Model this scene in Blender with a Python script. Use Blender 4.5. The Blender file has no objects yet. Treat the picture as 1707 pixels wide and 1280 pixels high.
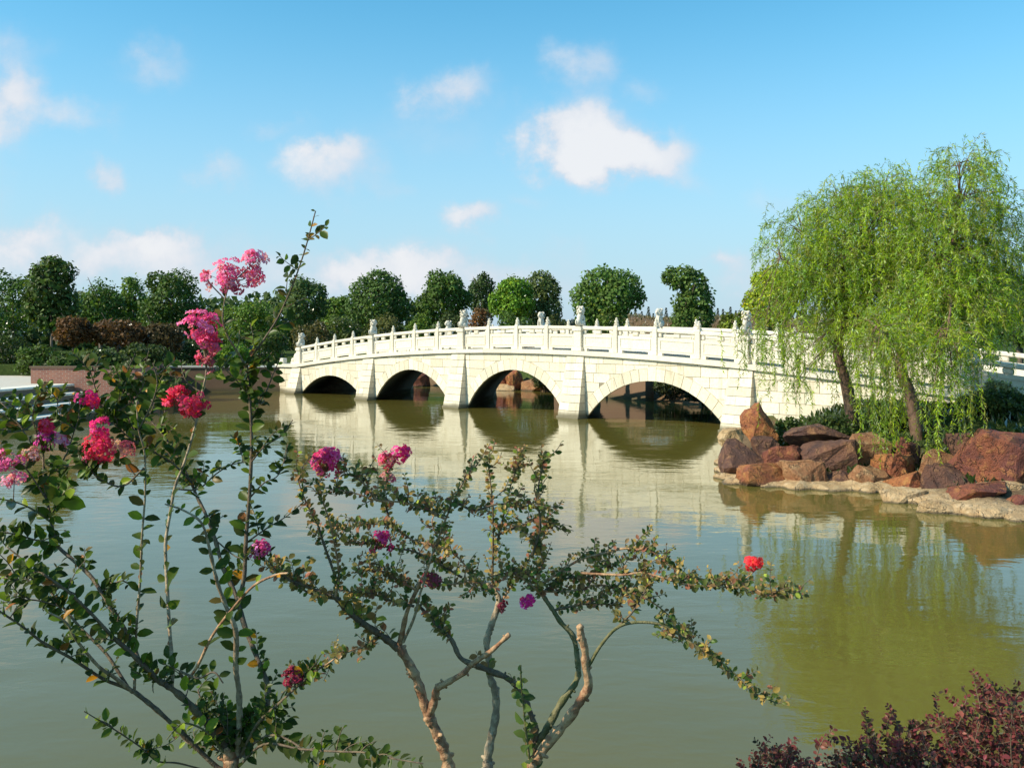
import bpy, bmesh, math, random
import numpy as np
from mathutils import Vector, Matrix

random.seed(7)
rng = np.random.default_rng(7)
R = math.radians
scene = bpy.context.scene
COL = scene.collection

# ------------------------------------------------------------------ camera
F, CX, HY, EYE = 1600.0, 853.5, 560.0, 3.0      # focal length in photo pixels, horizon row, eye height over the water
cam_d = bpy.data.cameras.new("camera")
cam = bpy.data.objects.new("camera", cam_d)
COL.objects.link(cam)
cam.location = (0, 0, EYE)
cam.rotation_euler = (R(90), 0, 0)
cam_d.sensor_width = 36.0
cam_d.lens = 36.0 * F / 1707.0
cam_d.shift_y = -(640.0 - HY) / 1707.0
cam_d.clip_start = 0.05
cam_d.clip_end = 6000
scene.camera = cam


def at(px, py, Y):
    """point of the place seen at photo pixel (px, py) that stands Y metres away"""
    return Vector(((px - CX) / F * Y, Y, EYE - (py - HY) / F * Y))


# ------------------------------------------------------------------ sun and sky
SUN_EL, SUN_AZ = R(36), math.atan2(-0.945, -0.327)      # azimuth from +Y towards +X
sun_dir = Vector((math.sin(SUN_AZ) * math.cos(SUN_EL), math.cos(SUN_AZ) * math.cos(SUN_EL), math.sin(SUN_EL)))
sun_d = bpy.data.lights.new("sun", 'SUN')
sun_d.energy = 5.0
sun_d.angle = R(0.55)
sun_d.color = (1.0, 0.90, 0.70)
sun = bpy.data.objects.new("sun", sun_d)
COL.objects.link(sun)
sun.rotation_euler = sun_dir.to_track_quat('Z', 'Y').to_euler()
sun.location = (-30, -10, 40)

scene.view_settings.view_transform = 'Standard'
scene.view_settings.look = 'None'
scene.view_settings.gamma = 1.0
scene.view_settings.exposure = 0.30
scene.view_settings.use_curve_mapping = False


class NT:
    """small helper to write node trees"""
    def __init__(self, tree):
        self.t = tree

    def new(self, typ, **kw):
        n = self.t.nodes.new(typ)
        for k, v in kw.items():
            setattr(n, k, v)
        return n

    def put(self, sock, v):
        if v is None:
            return
        if hasattr(v, 'is_output'):
            self.t.links.new(v, sock)
        else:
            sock.default_value = v

    def math(self, op, a, b=None, c=None, clamp=False):
        n = self.new('ShaderNodeMath', operation=op, use_clamp=clamp)
        self.put(n.inputs[0], a)
        self.put(n.inputs[1], b)
        self.put(n.inputs[2], c)
        return n.outputs[0]

    def vmath(self, op, a, b=None):
        n = self.new('ShaderNodeVectorMath', operation=op)
        self.put(n.inputs[0], a)
        self.put(n.inputs[1], b)
        return n.outputs['Value'] if op in ('LENGTH', 'DISTANCE', 'DOT_PRODUCT') else n.outputs[0]

    def noise(self, vec, scale, detail=4, rough=0.55, dist=0.0):
        n = self.new('ShaderNodeTexNoise')
        self.put(n.inputs['Vector'], vec)
        n.inputs['Scale'].default_value = scale
        n.inputs['Detail'].default_value = detail
        n.inputs['Roughness'].default_value = rough
        n.inputs['Distortion'].default_value = dist
        return n.outputs['Fac'], n.outputs['Color']

    def ramp(self, fac, a, b, lo=0.0, hi=1.0, smooth=True):
        n = self.new('ShaderNodeMapRange', interpolation_type='SMOOTHSTEP' if smooth else 'LINEAR')
        self.put(n.inputs['Value'], fac)
        n.inputs['From Min'].default_value = a
        n.inputs['From Max'].default_value = b
        n.inputs['To Min'].default_value = lo
        n.inputs['To Max'].default_value = hi
        return n.outputs['Result']

    def mix(self, fac, a, b, mode='MIX'):
        n = self.new('ShaderNodeMix', data_type='RGBA', blend_type=mode)
        self.put(n.inputs[0], fac)
        self.put(n.inputs[6], a if hasattr(a, 'is_output') else (*a[:3], 1))
        self.put(n.inputs[7], b if hasattr(b, 'is_output') else (*b[:3], 1))
        return n.outputs[2]


world = bpy.data.worlds.new("World")
scene.world = world
world.use_nodes = True
wt = NT(world.node_tree)
for n in list(world.node_tree.nodes):
    world.node_tree.nodes.remove(n)
w_out = wt.new('ShaderNodeOutputWorld')
w_bg = wt.new('ShaderNodeBackground')
w_bg.inputs['Strength'].default_value = 0.115
sky = wt.new('ShaderNodeTexSky', sky_type='NISHITA')
sky.sun_disc = False
sky.sun_elevation = SUN_EL
sky.sun_rotation = SUN_AZ
sky.altitude = 0
sky.air_density = 1.0
sky.dust_density = 0.6
sky.ozone_density = 2.0
tc = wt.new('ShaderNodeTexCoord')
dirv = tc.outputs['Generated']
sep = wt.new('ShaderNodeSeparateXYZ')
world.node_tree.links.new(dirv, sep.inputs[0])
ysafe = wt.math('MAXIMUM', sep.outputs[1], 0.05)
gx = wt.math('DIVIDE', sep.outputs[0], ysafe)           # direction of the sky as slopes right / up of north
gz = wt.math('DIVIDE', sep.outputs[2], ysafe)
comb = wt.new('ShaderNodeCombineXYZ')
world.node_tree.links.new(gx, comb.inputs[0])
world.node_tree.links.new(gz, comb.inputs[1])
uv = comb.outputs[0]
nf, nc = wt.noise(uv, 9.0, 6, 0.6)
nf2, nc2 = wt.noise(uv, 19.0, 7, 0.60)
warp = wt.vmath('SUBTRACT', nc, (0.5, 0.5, 0.5))
warp = wt.vmath('MULTIPLY', warp, (0.13, 0.10, 0))
warp2 = wt.vmath('SUBTRACT', nc2, (0.5, 0.5, 0.5))
warp2 = wt.vmath('MULTIPLY', warp2, (0.045, 0.04, 0))
wuv = wt.vmath('ADD', wt.vmath('ADD', uv, warp), warp2)
# cumulus of the afternoon: (slope right, slope up, half width, half height, thickness)
CLOUDS = [(965, 218, 105, 72, 1.3), (1000, 258, 120, 55, 1.0), (1085, 255, 110, 48, 0.85), (975, 105, 80, 50, 0.5),
          (1090, 140, 50, 28, 0.27), (745, 155, 85, 42, 0.6), (555, 278, 78, 68, 0.72), (785, 368, 52, 34, 0.8),
          (282, 398, 44, 34, 0.75), (5, 160, 90, 85, 0.95), (115, 187, 75, 38, 0.5), (165, 290, 46, 34, 0.62), (560, 240, 50, 30, 0.4), (60, 395, 60, 34, 0.5), (215, 395, 50, 30, 0.4), (600, 440, 70, 34, 0.5), (700, 448, 60, 26, 0.4),
          (380, 292, 60, 36, 0.5), (250, 105, 80, 40, 0.42), (90, 430, 230, 75, 0.62), (-40, 300, 80, 90, 0.4),
          (640, 455, 260, 55, 0.55), (945, 420, 50, 32, 0.28), (1240, 455, 90, 55, 0.6), (320, 440, 210, 60, 0.5), (850, 470, 260, 40, 0.4), (1150, 300, 60, 26, 0.2),
          (1195, 425, 40, 25, 0.3), (470, 205, 46, 22, 0.28), (1300, 345, 60, 26, 0.22), (880, 330, 46, 20, 0.24), (30, 60, 90, 34, 0.3), (640, 330, 46, 22, 0.26), (720, 210, 170, 70, 0.2)]
total = None
for (px, py, rx, ry, s) in CLOUDS:
    c = ((px - CX) / F, (HY - py) / F, 0)
    d = wt.vmath('SUBTRACT', wuv, c)
    d = wt.vmath('MULTIPLY', d, (F / rx, F / ry, 0))
    d = wt.vmath('LENGTH', d)
    v = wt.ramp(d, 1.35, 0.0, 0.0, s)
    total = v if total is None else wt.math('ADD', total, v)
front = wt.ramp(sep.outputs[1], 0.05, 0.25)
total = wt.math('MULTIPLY', total, front)
# the rest of the sky: the same scattered cumulus
gn, _ = wt.noise(dirv, 4.5, 6, 0.6)
gen = wt.ramp(gn, 0.56, 0.76, 0.0, 0.9)
back = wt.math('SUBTRACT', 1.0, wt.ramp(sep.outputs[1], 0.30, 0.62))
overhead = wt.ramp(sep.outputs[2], 0.03, 0.2)
gen = wt.math('MULTIPLY', wt.math('MULTIPLY', gen, back), overhead)
total = wt.math('ADD', total, gen)
dens = wt.math('MULTIPLY', total, wt.ramp(nf2, 0.22, 0.64, 0.55, 1.2))
dens = wt.ramp(dens, -0.02, 0.95, 0.0, 0.92)
hz = wt.ramp(sep.outputs[2], 0.36, -0.03, 0.0, 0.92)     # pale air low over the horizon
skyc = wt.mix(1.0, sky.outputs[0], (0.62, 1.42, 1.46), 'MULTIPLY')
skyc = wt.mix(hz, skyc, (3.9, 4.7, 5.75))
shade = wt.ramp(wt.math('ADD', wt.math('MULTIPLY', total, 0.45), wt.math('ADD', wt.math('MULTIPLY', nf, 0.5), wt.math('MULTIPLY', nf2, 0.7))), 0.62, 1.25)
cloudc = wt.mix(shade, (4.7, 5.1, 5.8), (6.3, 6.3, 6.45))
skyc = wt.mix(dens, skyc, cloudc)
world.node_tree.links.new(skyc, w_bg.inputs['Color'])
world.node_tree.links.new(w_bg.outputs[0], w_out.inputs['Surface'])


# ------------------------------------------------------------------ materials
def material(name):
    m = bpy.data.materials.new(name)
    m.use_nodes = True
    t = NT(m.node_tree)
    b = m.node_tree.nodes['Principled BSDF']
    return m, t, b


def geo_pos(t):
    return t.new('ShaderNodeNewGeometry').outputs['Position']


def bump(t, b, h, strength, dist):
    n = t.new('ShaderNodeBump')
    n.inputs['Strength'].default_value = strength
    n.inputs['Distance'].default_value = dist
    t.put(n.inputs['Height'], h)
    t.t.links.new(n.outputs[0], b.inputs['Normal'])


def mat_stone(name, c1, c2, stain=(0.30, 0.22, 0.12), wl=True, rough=0.75, stain_amt=0.5):
    m, t, b = material(name)
    p = geo_pos(t)
    rnd = t.new('ShaderNodeObjectInfo').outputs['Random']
    f, _ = t.noise(p, 1.1, 5)
    f2, _ = t.noise(p, 14.0, 5)
    base = t.mix(rnd, c1, c2)
    base = t.mix(t.ramp(f2, 0.35, 0.75, 0.0, 0.25), base, stain)
    # rain streaks: stretched down the face
    st = t.vmath('MULTIPLY', p, (5.0, 5.0, 0.45))
    f3, _ = t.noise(st, 1.0, 5)
    base = t.mix(t.math('MULTIPLY', t.ramp(f3, 0.52, 0.78), t.ramp(f, 0.35, 0.65, 0.1, stain_amt)), base, stain)
    if wl:
        sp = t.new('ShaderNodeSeparateXYZ')
        t.put(sp.inputs[0], p)
        zz = t.math('ADD', sp.outputs[2], t.math('MULTIPLY', f, -0.18))
        wet = t.ramp(zz, 0.22, -0.02, 0.0, 0.88)
        base = t.mix(wet, base, (0.10, 0.085, 0.045))
    t.put(b.inputs['Base Color'], base)
    b.inputs['Roughness'].default_value = rough
    b.inputs['Specular IOR Level'].default_value = 0.3
    bump(t, b, f2, 0.35, 0.02)
    return m


M_STONE = mat_stone("bridge_limestone", (0.82, 0.735, 0.59), (0.62, 0.545, 0.42), stain_amt=0.65)
M_CARVED = mat_stone("carved_marble", (0.74, 0.68, 0.57), (0.66, 0.59, 0.48), stain=(0.40, 0.32, 0.22), wl=False, stain_amt=0.35)
M_VAULT = mat_stone("shaded_vault_stone", (0.085, 0.080, 0.060), (0.085, 0.080, 0.060), stain=(0.05, 0.05, 0.03), stain_amt=0.6)  # bridge stone darkened: the shade inside the arches is put into its colour
M_CORE = mat_stone("bridge_mortar", (0.42, 0.355, 0.265), (0.42, 0.355, 0.265), stain_amt=0.6)
M_TREAD = mat_stone('tread_marble', (0.84, 0.77, 0.66), (0.78, 0.71, 0.60), stain=(0.45, 0.42, 0.36))
M_RISER = mat_stone("shaded_riser_stone", (0.17, 0.13, 0.09), (0.13, 0.10, 0.07), stain=(0.07, 0.055, 0.035))  # step stone with the shade of the risers painted into its colour
M_STEP = mat_stone("step_granite", (0.62, 0.60, 0.56), (0.55, 0.53, 0.50), stain=(0.3, 0.27, 0.22))
M_PLAZA = mat_stone("plaza_paving", (0.62, 0.56, 0.48), (0.58, 0.52, 0.45), wl=False)


def mat_brick():
    m, t, b = material("red_brick")
    tcn = t.new('ShaderNodeTexCoord').outputs['UV']
    br = t.new('ShaderNodeTexBrick')
    t.put(br.inputs['Vector'], tcn)
    br.inputs['Color1'].default_value = (0.33, 0.12, 0.075, 1)
    br.inputs['Color2'].default_value = (0.24, 0.085, 0.06, 1)
    br.inputs['Mortar'].default_value = (0.36, 0.27, 0.22, 1)
    br.inputs['Scale'].default_value = 1.0
    br.inputs['Mortar Size'].default_value = 0.008
    br.inputs['Brick Width'].default_value = 0.24
    br.inputs['Row Height'].default_value = 0.08
    f, _ = t.noise(geo_pos(t), 2.0, 5)
    t.put(b.inputs['Base Color'], t.mix(t.ramp(f, 0.45, 0.75, 0, 0.5), br.outputs['Color'], (0.30, 0.18, 0.13)))
    b.inputs['Roughness'].default_value = 0.85
    bump(t, b, br.outputs['Fac'], -0.4, 0.01)
    return m


M_BRICK = mat_brick()
M_BROWNWALL = mat_stone("brown_wall_stone", (0.20, 0.125, 0.08), (0.15, 0.095, 0.06), stain=(0.14, 0.09, 0.06), stain_amt=0.7)


def mat_rock(name, cols, dark=(0.06, 0.035, 0.028), wl=0.09):
    m, t, b = material(name)
    p = geo_pos(t)
    rnd = t.new('ShaderNodeObjectInfo').outputs['Random']
    off = t.vmath('ADD', p, (3.1, 7.7, 1.9))
    f, _ = t.noise(p, 2.1, 6, 0.6, 0.6)
    f2, _ = t.noise(off, 5.5, 6, 0.65)
    f3, _ = t.noise(p, 30.0, 5, 0.65)
    vo = t.new('ShaderNodeTexVoronoi', feature='DISTANCE_TO_EDGE')
    t.put(vo.inputs['Vector'], t.vmath('ADD', p, t.vmath('MULTIPLY', t.noise(p, 3.0, 4)[1], (0.5, 0.5, 0.5))))
    vo.inputs['Scale'].default_value = 2.6
    crack = t.math('MULTIPLY', t.ramp(vo.outputs['Distance'], 0.0, 0.035, 1.0, 0.0), t.ramp(f2, 0.42, 0.62))
    c = t.mix(t.ramp(f, 0.36, 0.62), cols[0], cols[1])
    c = t.mix(t.ramp(f2, 0.50, 0.66, 0.0, 0.85), c, cols[2])
    c = t.mix(t.ramp(f2, 0.46, 0.30, 0.0, 0.75), c, dark)
    c = t.mix(t.ramp(f3, 0.5, 0.8, 0.0, 0.35), c, dark)
    c = t.mix(t.ramp(rnd, 0.0, 1.0, 0.0, 0.25), c, cols[1])
    sp = t.new('ShaderNodeSeparateXYZ')
    t.put(sp.inputs[0], p)
    c = t.mix(t.math('MULTIPLY', crack, 0.5), c, dark)
    wet = t.ramp(t.math('ADD', sp.outputs[2], t.math('MULTIPLY', f2, -0.10)), wl, -0.04, 0.0, 0.85)
    c = t.mix(wet, c, (0.06, 0.05, 0.03))
    t.put(b.inputs['Base Color'], c)
    b.inputs['Roughness'].default_value = 0.7
    b.inputs['Specular IOR Level'].default_value = 0.35
    h = t.math('ADD', t.math('MULTIPLY', f2, 1.0), t.math('MULTIPLY', f3, 0.5))
    h = t.math('SUBTRACT', h, t.math('MULTIPLY', crack, 0.6))
    bump(t, b, h, 1.0, 0.09)
    return m


M_ROCK = {
    'orange': mat_rock("rock_orange", ((0.38, 0.15, 0.045), (0.28, 0.085, 0.04), (0.46, 0.23, 0.07))),
    'red': mat_rock("rock_red", ((0.26, 0.080, 0.040), (0.16, 0.050, 0.038), (0.36, 0.15, 0.055))),
    'brown': mat_rock("rock_brown", ((0.17, 0.075, 0.045), (0.095, 0.045, 0.035), (0.30, 0.15, 0.07))),
    'tan': mat_rock("rock_tan", ((0.36, 0.18, 0.080), (0.26, 0.11, 0.050), (0.45, 0.28, 0.14)), dark=(0.20, 0.11, 0.06)),
    'pale': mat_rock("rock_pale", ((0.58, 0.40, 0.22), (0.47, 0.30, 0.15), (0.64, 0.47, 0.29)), dark=(0.28, 0.17, 0.09), wl=0.0),
}


def mat_leaf(name, transl=0.35, gloss=0.12, rough=0.4, vary=0.35):
    """leaf: colour comes from each leaf's own tint, light passes through"""
    m = bpy.data.materials.new(name)
    m.use_nodes = True
    t = NT(m.node_tree)
    for n in list(m.node_tree.nodes):
        m.node_tree.nodes.remove(n)
    out = t.new('ShaderNodeOutputMaterial')
    att = t.new('ShaderNodeAttribute', attribute_name='tint').outputs['Color']
    f, _ = t.noise(geo_pos(t), 40.0, 3)
    col = t.mix(t.ramp(f, 0.3, 0.75, 0.0, vary), att, (0.11, 0.10, 0.03))
    d = t.new('ShaderNodeBsdfDiffuse')
    t.put(d.inputs['Color'], col)
    tr = t.new('ShaderNodeBsdfTranslucent')
    t.put(tr.inputs['Color'], t.mix(1.0, col, (1.25, 1.35, 0.6), 'MULTIPLY'))
    g = t.new('ShaderNodeBsdfGlossy')
    g.inputs['Roughness'].default_value = rough
    g.inputs['Color'].default_value = (1, 1, 1, 1)
    m1 = t.new('ShaderNodeMixShader')
    m1.inputs[0].default_value = transl
    t.t.links.new(d.outputs[0], m1.inputs[1])
    t.t.links.new(tr.outputs[0], m1.inputs[2])
    fr = t.new('ShaderNodeFresnel')
    fr.inputs['IOR'].default_value = 1.4
    m2 = t.new('ShaderNodeMixShader')
    t.put(m2.inputs[0], t.math('MULTIPLY', fr.outputs[0], gloss * 5))
    t.t.links.new(m1.outputs[0], m2.inputs[1])
    t.t.links.new(g.outputs[0], m2.inputs[2])
    t.t.links.new(m2.outputs[0], out.inputs['Surface'])
    return m


M_LEAF = mat_leaf("shrub_leaf", 0.38, 0.05, 0.34)
M_TREE = mat_leaf("tree_foliage", 0.33, 0.05, 0.5, 0.2)
M_WILLOW = mat_leaf("willow_foliage", 0.48, 0.05, 0.5, 0.1)
M_PETAL = mat_leaf("petal", 0.45, 0.02, 0.6, 0.0)


def mat_bark(name, c1, c2, scale=30.0, patch=0.25):
    m, t, b = material(name)
    p = geo_pos(t)
    st = t.vmath('MULTIPLY', p, (1.0, 1.0, 0.35))
    f, _ = t.noise(st, scale, 5)
    f2, _ = t.noise(p, scale * patch, 5, 0.65)
    c = t.mix(t.ramp(f2, 0.40, 0.58), c1, c2)
    c = t.mix(t.ramp(f, 0.5, 0.72, 0, 0.65), c, tuple(x * 0.45 for x in c1))
    t.put(b.inputs['Base Color'], c)
    b.inputs['Roughness'].default_value = 0.7
    bump(t, b, t.math('ADD', f, f2), 0.9, 0.35 / scale)
    return m


M_BARK_TAN = mat_bark("myrtle_bark", (0.26, 0.115, 0.055), (0.48, 0.29, 0.155), 45, 0.8)
M_BARK_DARK = mat_bark("myrtle_twig", (0.10, 0.065, 0.04), (0.16, 0.11, 0.06), 60, 0.8)
M_BARK_PALE = mat_bark("myrtle_shoot", (0.40, 0.30, 0.19), (0.22, 0.15, 0.09), 60, 0.8)
M_BARK_GREEN = mat_bark("mossy_bark", (0.10, 0.10, 0.03), (0.16, 0.14, 0.06), 50, 0.8)
M_TRUNK = mat_bark("tree_bark", (0.09, 0.065, 0.045), (0.15, 0.11, 0.08), 12)
M_WBARK = mat_bark("willow_bark", (0.11, 0.06, 0.04), (0.17, 0.10, 0.06), 14)


def mat_ground():
    m, t, b = material("bank_ground")
    p = geo_pos(t)
    f, _ = t.noise(p, 0.5, 6)
    f2, _ = t.noise(p, 6.0, 6, 0.65)
    f3, _ = t.noise(p, 40.0, 4, 0.65)
    g = t.mix(t.ramp(f2, 0.35, 0.7), (0.045, 0.075, 0.018), (0.085, 0.12, 0.03))
    e = t.mix(t.ramp(f2, 0.35, 0.7), (0.16, 0.10, 0.06), (0.25, 0.17, 0.10))
    sp = t.new('ShaderNodeSeparateXYZ')
    t.put(sp.inputs[0], p)
    k = t.ramp(t.math('ADD', sp.outputs[2], t.math('MULTIPLY', f, 0.8)), 2.2, 2.9)
    low = t.ramp(t.math('ADD', sp.outputs[2], t.math('MULTIPLY', f2, 0.4)), 0.9, 0.5)
    c = t.mix(t.math('MAXIMUM', k, low), g, e)
    c = t.mix(t.ramp(f3, 0.4, 0.8, 0, 0.4), c, (0.05, 0.045, 0.025))
    t.put(b.inputs['Base Color'], c)
    b.inputs['Roughness'].default_value = 0.95
    b.inputs['Specular IOR Level'].default_value = 0.1
    bump(t, b, t.math('ADD', f2, f3), 0.8, 0.08)
    return m


M_GROUND = mat_ground()


def mat_water():
    m, t, b = material("lake_water")
    p = geo_pos(t)
    f, _ = t.noise(p, 0.13, 4)
    murk = t.mix(t.ramp(f, 0.3, 0.7), (0.118, 0.102, 0.020), (0.142, 0.118, 0.028))
    t.put(b.inputs['Base Color'], murk)
    b.inputs['Roughness'].default_value = 0.025
    b.inputs['IOR'].default_value = 1.50
    b.inputs['Specular IOR Level'].default_value = 0.5
    v1 = t.vmath('MULTIPLY', p, (0.55, 1.0, 1.0))
    n1, _ = t.noise(v1, 1.0, 2, 0.5, 0.2)
    n2, _ = t.noise(v1, 5.0, 3, 0.5, 0.3)
    n3, _ = t.noise(t.vmath('MULTIPLY', p, (0.35, 1.0, 1.0)), 14.0, 2, 0.5)
    calm = t.ramp(f, 0.35, 0.65, 0.4, 1.5)
    h = t.math('ADD', t.math('MULTIPLY', n1, 0.011), t.math('MULTIPLY', n2, 0.0032))
    h = t.math('ADD', h, t.math('MULTIPLY', n3, 0.0005))
    h = t.math('MULTIPLY', h, calm)
    bump(t, b, h, 1.0, 1.0)
    return m


M_WATER = mat_water()


# ------------------------------------------------------------------ object helpers
def tag(o, label=None, cat=None, group=None, kind=None):
    if label:
        o['label'] = label
    if cat:
        o['category'] = cat
    if group:
        o['group'] = group
    if kind:
        o['kind'] = kind
    return o


def empty(name, loc, rz=0.0):
    o = bpy.data.objects.new(name, None)
    COL.objects.link(o)
    o.location = loc
    o.rotation_euler = (0, 0, rz)
    o.empty_display_size = 0.2
    return o


def link(name, me, parent=None, mat=None):
    if mat is not None and not me.materials:
        me.materials.append(mat)
    o = bpy.data.objects.new(name, me)
    COL.objects.link(o)
    if parent is not None:
        o.parent = parent
    return o


def npmesh(name, V, faces, tint=None, smooth=False):
    """faces: list of (M,k) arrays"""
    me = bpy.data.meshes.new(name)
    V = np.asarray(V, dtype=np.float32)
    if not isinstance(faces, list):
        faces = [faces]
    faces = [np.asarray(f, dtype=np.int32) for f in faces if len(f)]
    idx = np.concatenate([f.ravel() for f in faces])
    tot = np.concatenate([np.full(len(f), f.shape[1], dtype=np.int32) for f in faces])
    start = np.concatenate([[0], np.cumsum(tot)[:-1]]).astype(np.int32)
    me.vertices.add(len(V))
    me.vertices.foreach_set('co', V.ravel())
    me.loops.add(len(idx))
    me.loops.foreach_set('vertex_index', idx)
    me.polygons.add(len(tot))
    me.polygons.foreach_set('loop_start', start)
    if smooth:
        me.polygons.foreach_set('use_smooth', np.ones(len(tot), dtype=bool))
    me.update(calc_edges=True)
    me.validate()
    if tint is not None:
        a = me.attributes.new('tint', 'FLOAT_COLOR', 'POINT')
        T = np.ones((len(V), 4), dtype=np.float32)
        T[:, :3] = tint
        a.data.foreach_set('color', T.ravel())
    return me


def catmull(P, n=5):
    P = [Vector(p) for p in P]
    if len(P) < 3:
        return [P[0].lerp(P[-1], i / n) for i in range(n + 1)]
    Q = [P[0] * 2 - P[1]] + P + [P[-1] * 2 - P[-2]]
    out = []
    for i in range(1, len(Q) - 2):
        p0, p1, p2, p3 = Q[i - 1:i + 3]
        for k in range(n):
            u = k / n
            out.append(0.5 * ((2 * p1) + (p2 - p0) * u + (2 * p0 - 5 * p1 + 4 * p2 - p3) * u * u
                              + (3 * p1 - p0 - 3 * p2 + p3) * u ** 3))
    out.append(P[-1])
    return out


def tube(P, r0, r1, sides=6, knob=0.0, cap=True):
    """tapered tube along points; returns V (n,3), faces list"""
    P = [Vector(p) for p in P]
    V, Fq = [], []
    n = len(P)
    ref = Vector((0.31, 0.87, 0.37)).normalized()
    for i, p in enumerate(P):
        tg = (P[min(i + 1, n - 1)] - P[max(i - 1, 0)])
        tg = tg.normalized() if tg.length > 1e-9 else Vector((0, 0, 1))
        a = tg.cross(ref)
        if a.length < 1e-4:
            a = tg.cross(Vector((1, 0, 0)))
        a.normalize()
        b = tg.cross(a)
        r = r0 + (r1 - r0) * i / (n - 1)
        r *= 1 + knob * (random.random() - 0.5)
        for k in range(sides):
            an = 2 * math.pi * k / sides
            V.append(p + a * (r * math.cos(an)) + b * (r * math.sin(an)))
    for i in range(n - 1):
        for k in range(sides):
            k2 = (k + 1) % sides
            Fq.append((i * sides + k, i * sides + k2, (i + 1) * sides + k2, (i + 1) * sides + k))
    Ft = []
    if cap:
        c = len(V)
        V.append(P[-1] + (P[-1] - P[-2]).normalized() * r1 * 0.6)
        e = (n - 1) * sides
        for k in range(sides):
            Ft.append((e + k, e + (k + 1) % sides, c))
    return np.array([tuple(v) for v in V]), Fq, Ft


def join_geo(parts):
    """parts of (V, quads, tris) -> one"""
    Vs, Q, T, off = [], [], [], 0
    for V, q, t in parts:
        Vs.append(V)
        if len(q):
            Q.append(np.asarray(q) + off)
        if len(t):
            T.append(np.asarray(t) + off)
        off += len(V)
    fs = []
    if Q:
        fs.append(np.concatenate(Q))
    if T:
        fs.append(np.concatenate(T))
    return np.concatenate(Vs), fs


def bm_box(bm, x0, x1, y0, y1, z0, z1):
    vs = [bm.verts.new(c) for c in ((x0, y0, z0), (x1, y0, z0), (x1, y1, z0), (x0, y1, z0),
                                    (x0, y0, z1), (x1, y0, z1), (x1, y1, z1), (x0, y1, z1))]
    for f in ((0, 3, 2, 1), (4, 5, 6, 7), (0, 1, 5, 4), (1, 2, 6, 5), (2, 3, 7, 6), (3, 0, 4, 7)):
        bm.faces.new([vs[i] for i in f])
    return vs


def bm_hex(bm, c):
    """8 corners: bottom 4 then top 4"""
    vs = [bm.verts.new(p) for p in c]
    for f in ((0, 3, 2, 1), (4, 5, 6, 7), (0, 1, 5, 4), (1, 2, 6, 5), (2, 3, 7, 6), (3, 0, 4, 7)):
        bm.faces.new([vs[i] for i in f])
    return vs


def bm_obj(name, bm, mat, parent=None, bevel=0.0, smooth=False):
    if bevel > 0:
        bmesh.ops.bevel(bm, geom=[e for e in bm.edges], offset=bevel, segments=1, affect='EDGES', clamp_overlap=True)
    bmesh.ops.recalc_face_normals(bm, faces=bm.faces)
    me = bpy.data.meshes.new(name)
    bm.to_mesh(me)
    bm.free()
    if smooth:
        for p in me.polygons:
            p.use_smooth = True
    return link(name, me, parent, mat)


def world_hex(name, P, Q, zb, zt, thick, mat, parent=None, uvs=False):
    """a straight wall between ground points P and Q, thick to the left of P->Q"""
    P, Q = Vector((P[0], P[1], 0)), Vector((Q[0], Q[1], 0))
    d = (Q - P).normalized()
    n = Vector((-d.y, d.x, 0)) * thick
    bm = bmesh.new()
    c = [P, Q, Q + n, P + n]
    bm_hex(bm, [(v.x, v.y, zb) for v in c] + [(v.x, v.y, zt) for v in c])
    bmesh.ops.recalc_face_normals(bm, faces=bm.faces)
    uvl = bm.loops.layers.uv.new('UVMap')
    for f in bm.faces:
        for l in f.loops:
            co = l.vert.co
            l[uvl].uv = ((co - P).dot(d) + (co - P).dot(n.normalized()), co.z)
    return bm_obj(name, bm, mat, parent)


# ------------------------------------------------------------------ the lake and the land
LAKE = [(-60, 4.2), (45, 4.2), (45, 11), (30, 11.5), (16, 13), (11, 14.6), (8.8, 15.5), (7.5, 16.5), (7.3, 18.6),
        (5.7, 19.0), (4.7, 19.9), (5.5, 24.5), (6.5, 29.6), (7.6, 30.8), (10.4, 34.3), (8.8, 40), (5.7, 45), (2, 51),
        (-2, 56), (-6.3, 58.6), (-8.6, 57.6), (-8.4, 54.6), (-11.8, 51.4), (-12.6, 52.3), (-19.3, 52.0), (-14.75, 37.0),
        (-16.7, 36.4), (-19.6, 18), (-24, 8), (-60, 5.5)]


def lake_sdf(X, Y):
    P = np.array(LAKE)
    Q = np.roll(P, -1, axis=0)
    best = np.full(X.shape, 1e9)
    inside = np.zeros(X.shape, bool)
    for (x0, y0), (x1, y1) in zip(P, Q):
        dx, dy = x1 - x0, y1 - y0
        u = np.clip(((X - x0) * dx + (Y - y0) * dy) / (dx * dx + dy * dy), 0, 1)
        best = np.minimum(best, np.hypot(X - x0 - u * dx, Y - y0 - u * dy))
        cond = (y0 > Y) != (y1 > Y)
        xi = x0 + (Y - y0) * dx / (dy if abs(dy) > 1e-9 else 1e-9)
        inside ^= cond & (X < xi)
    return np.where(inside, -best, best)


def sst(x):
    x = np.clip(x, 0, 1)
    return x * x * (3 - 2 * x)


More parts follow.
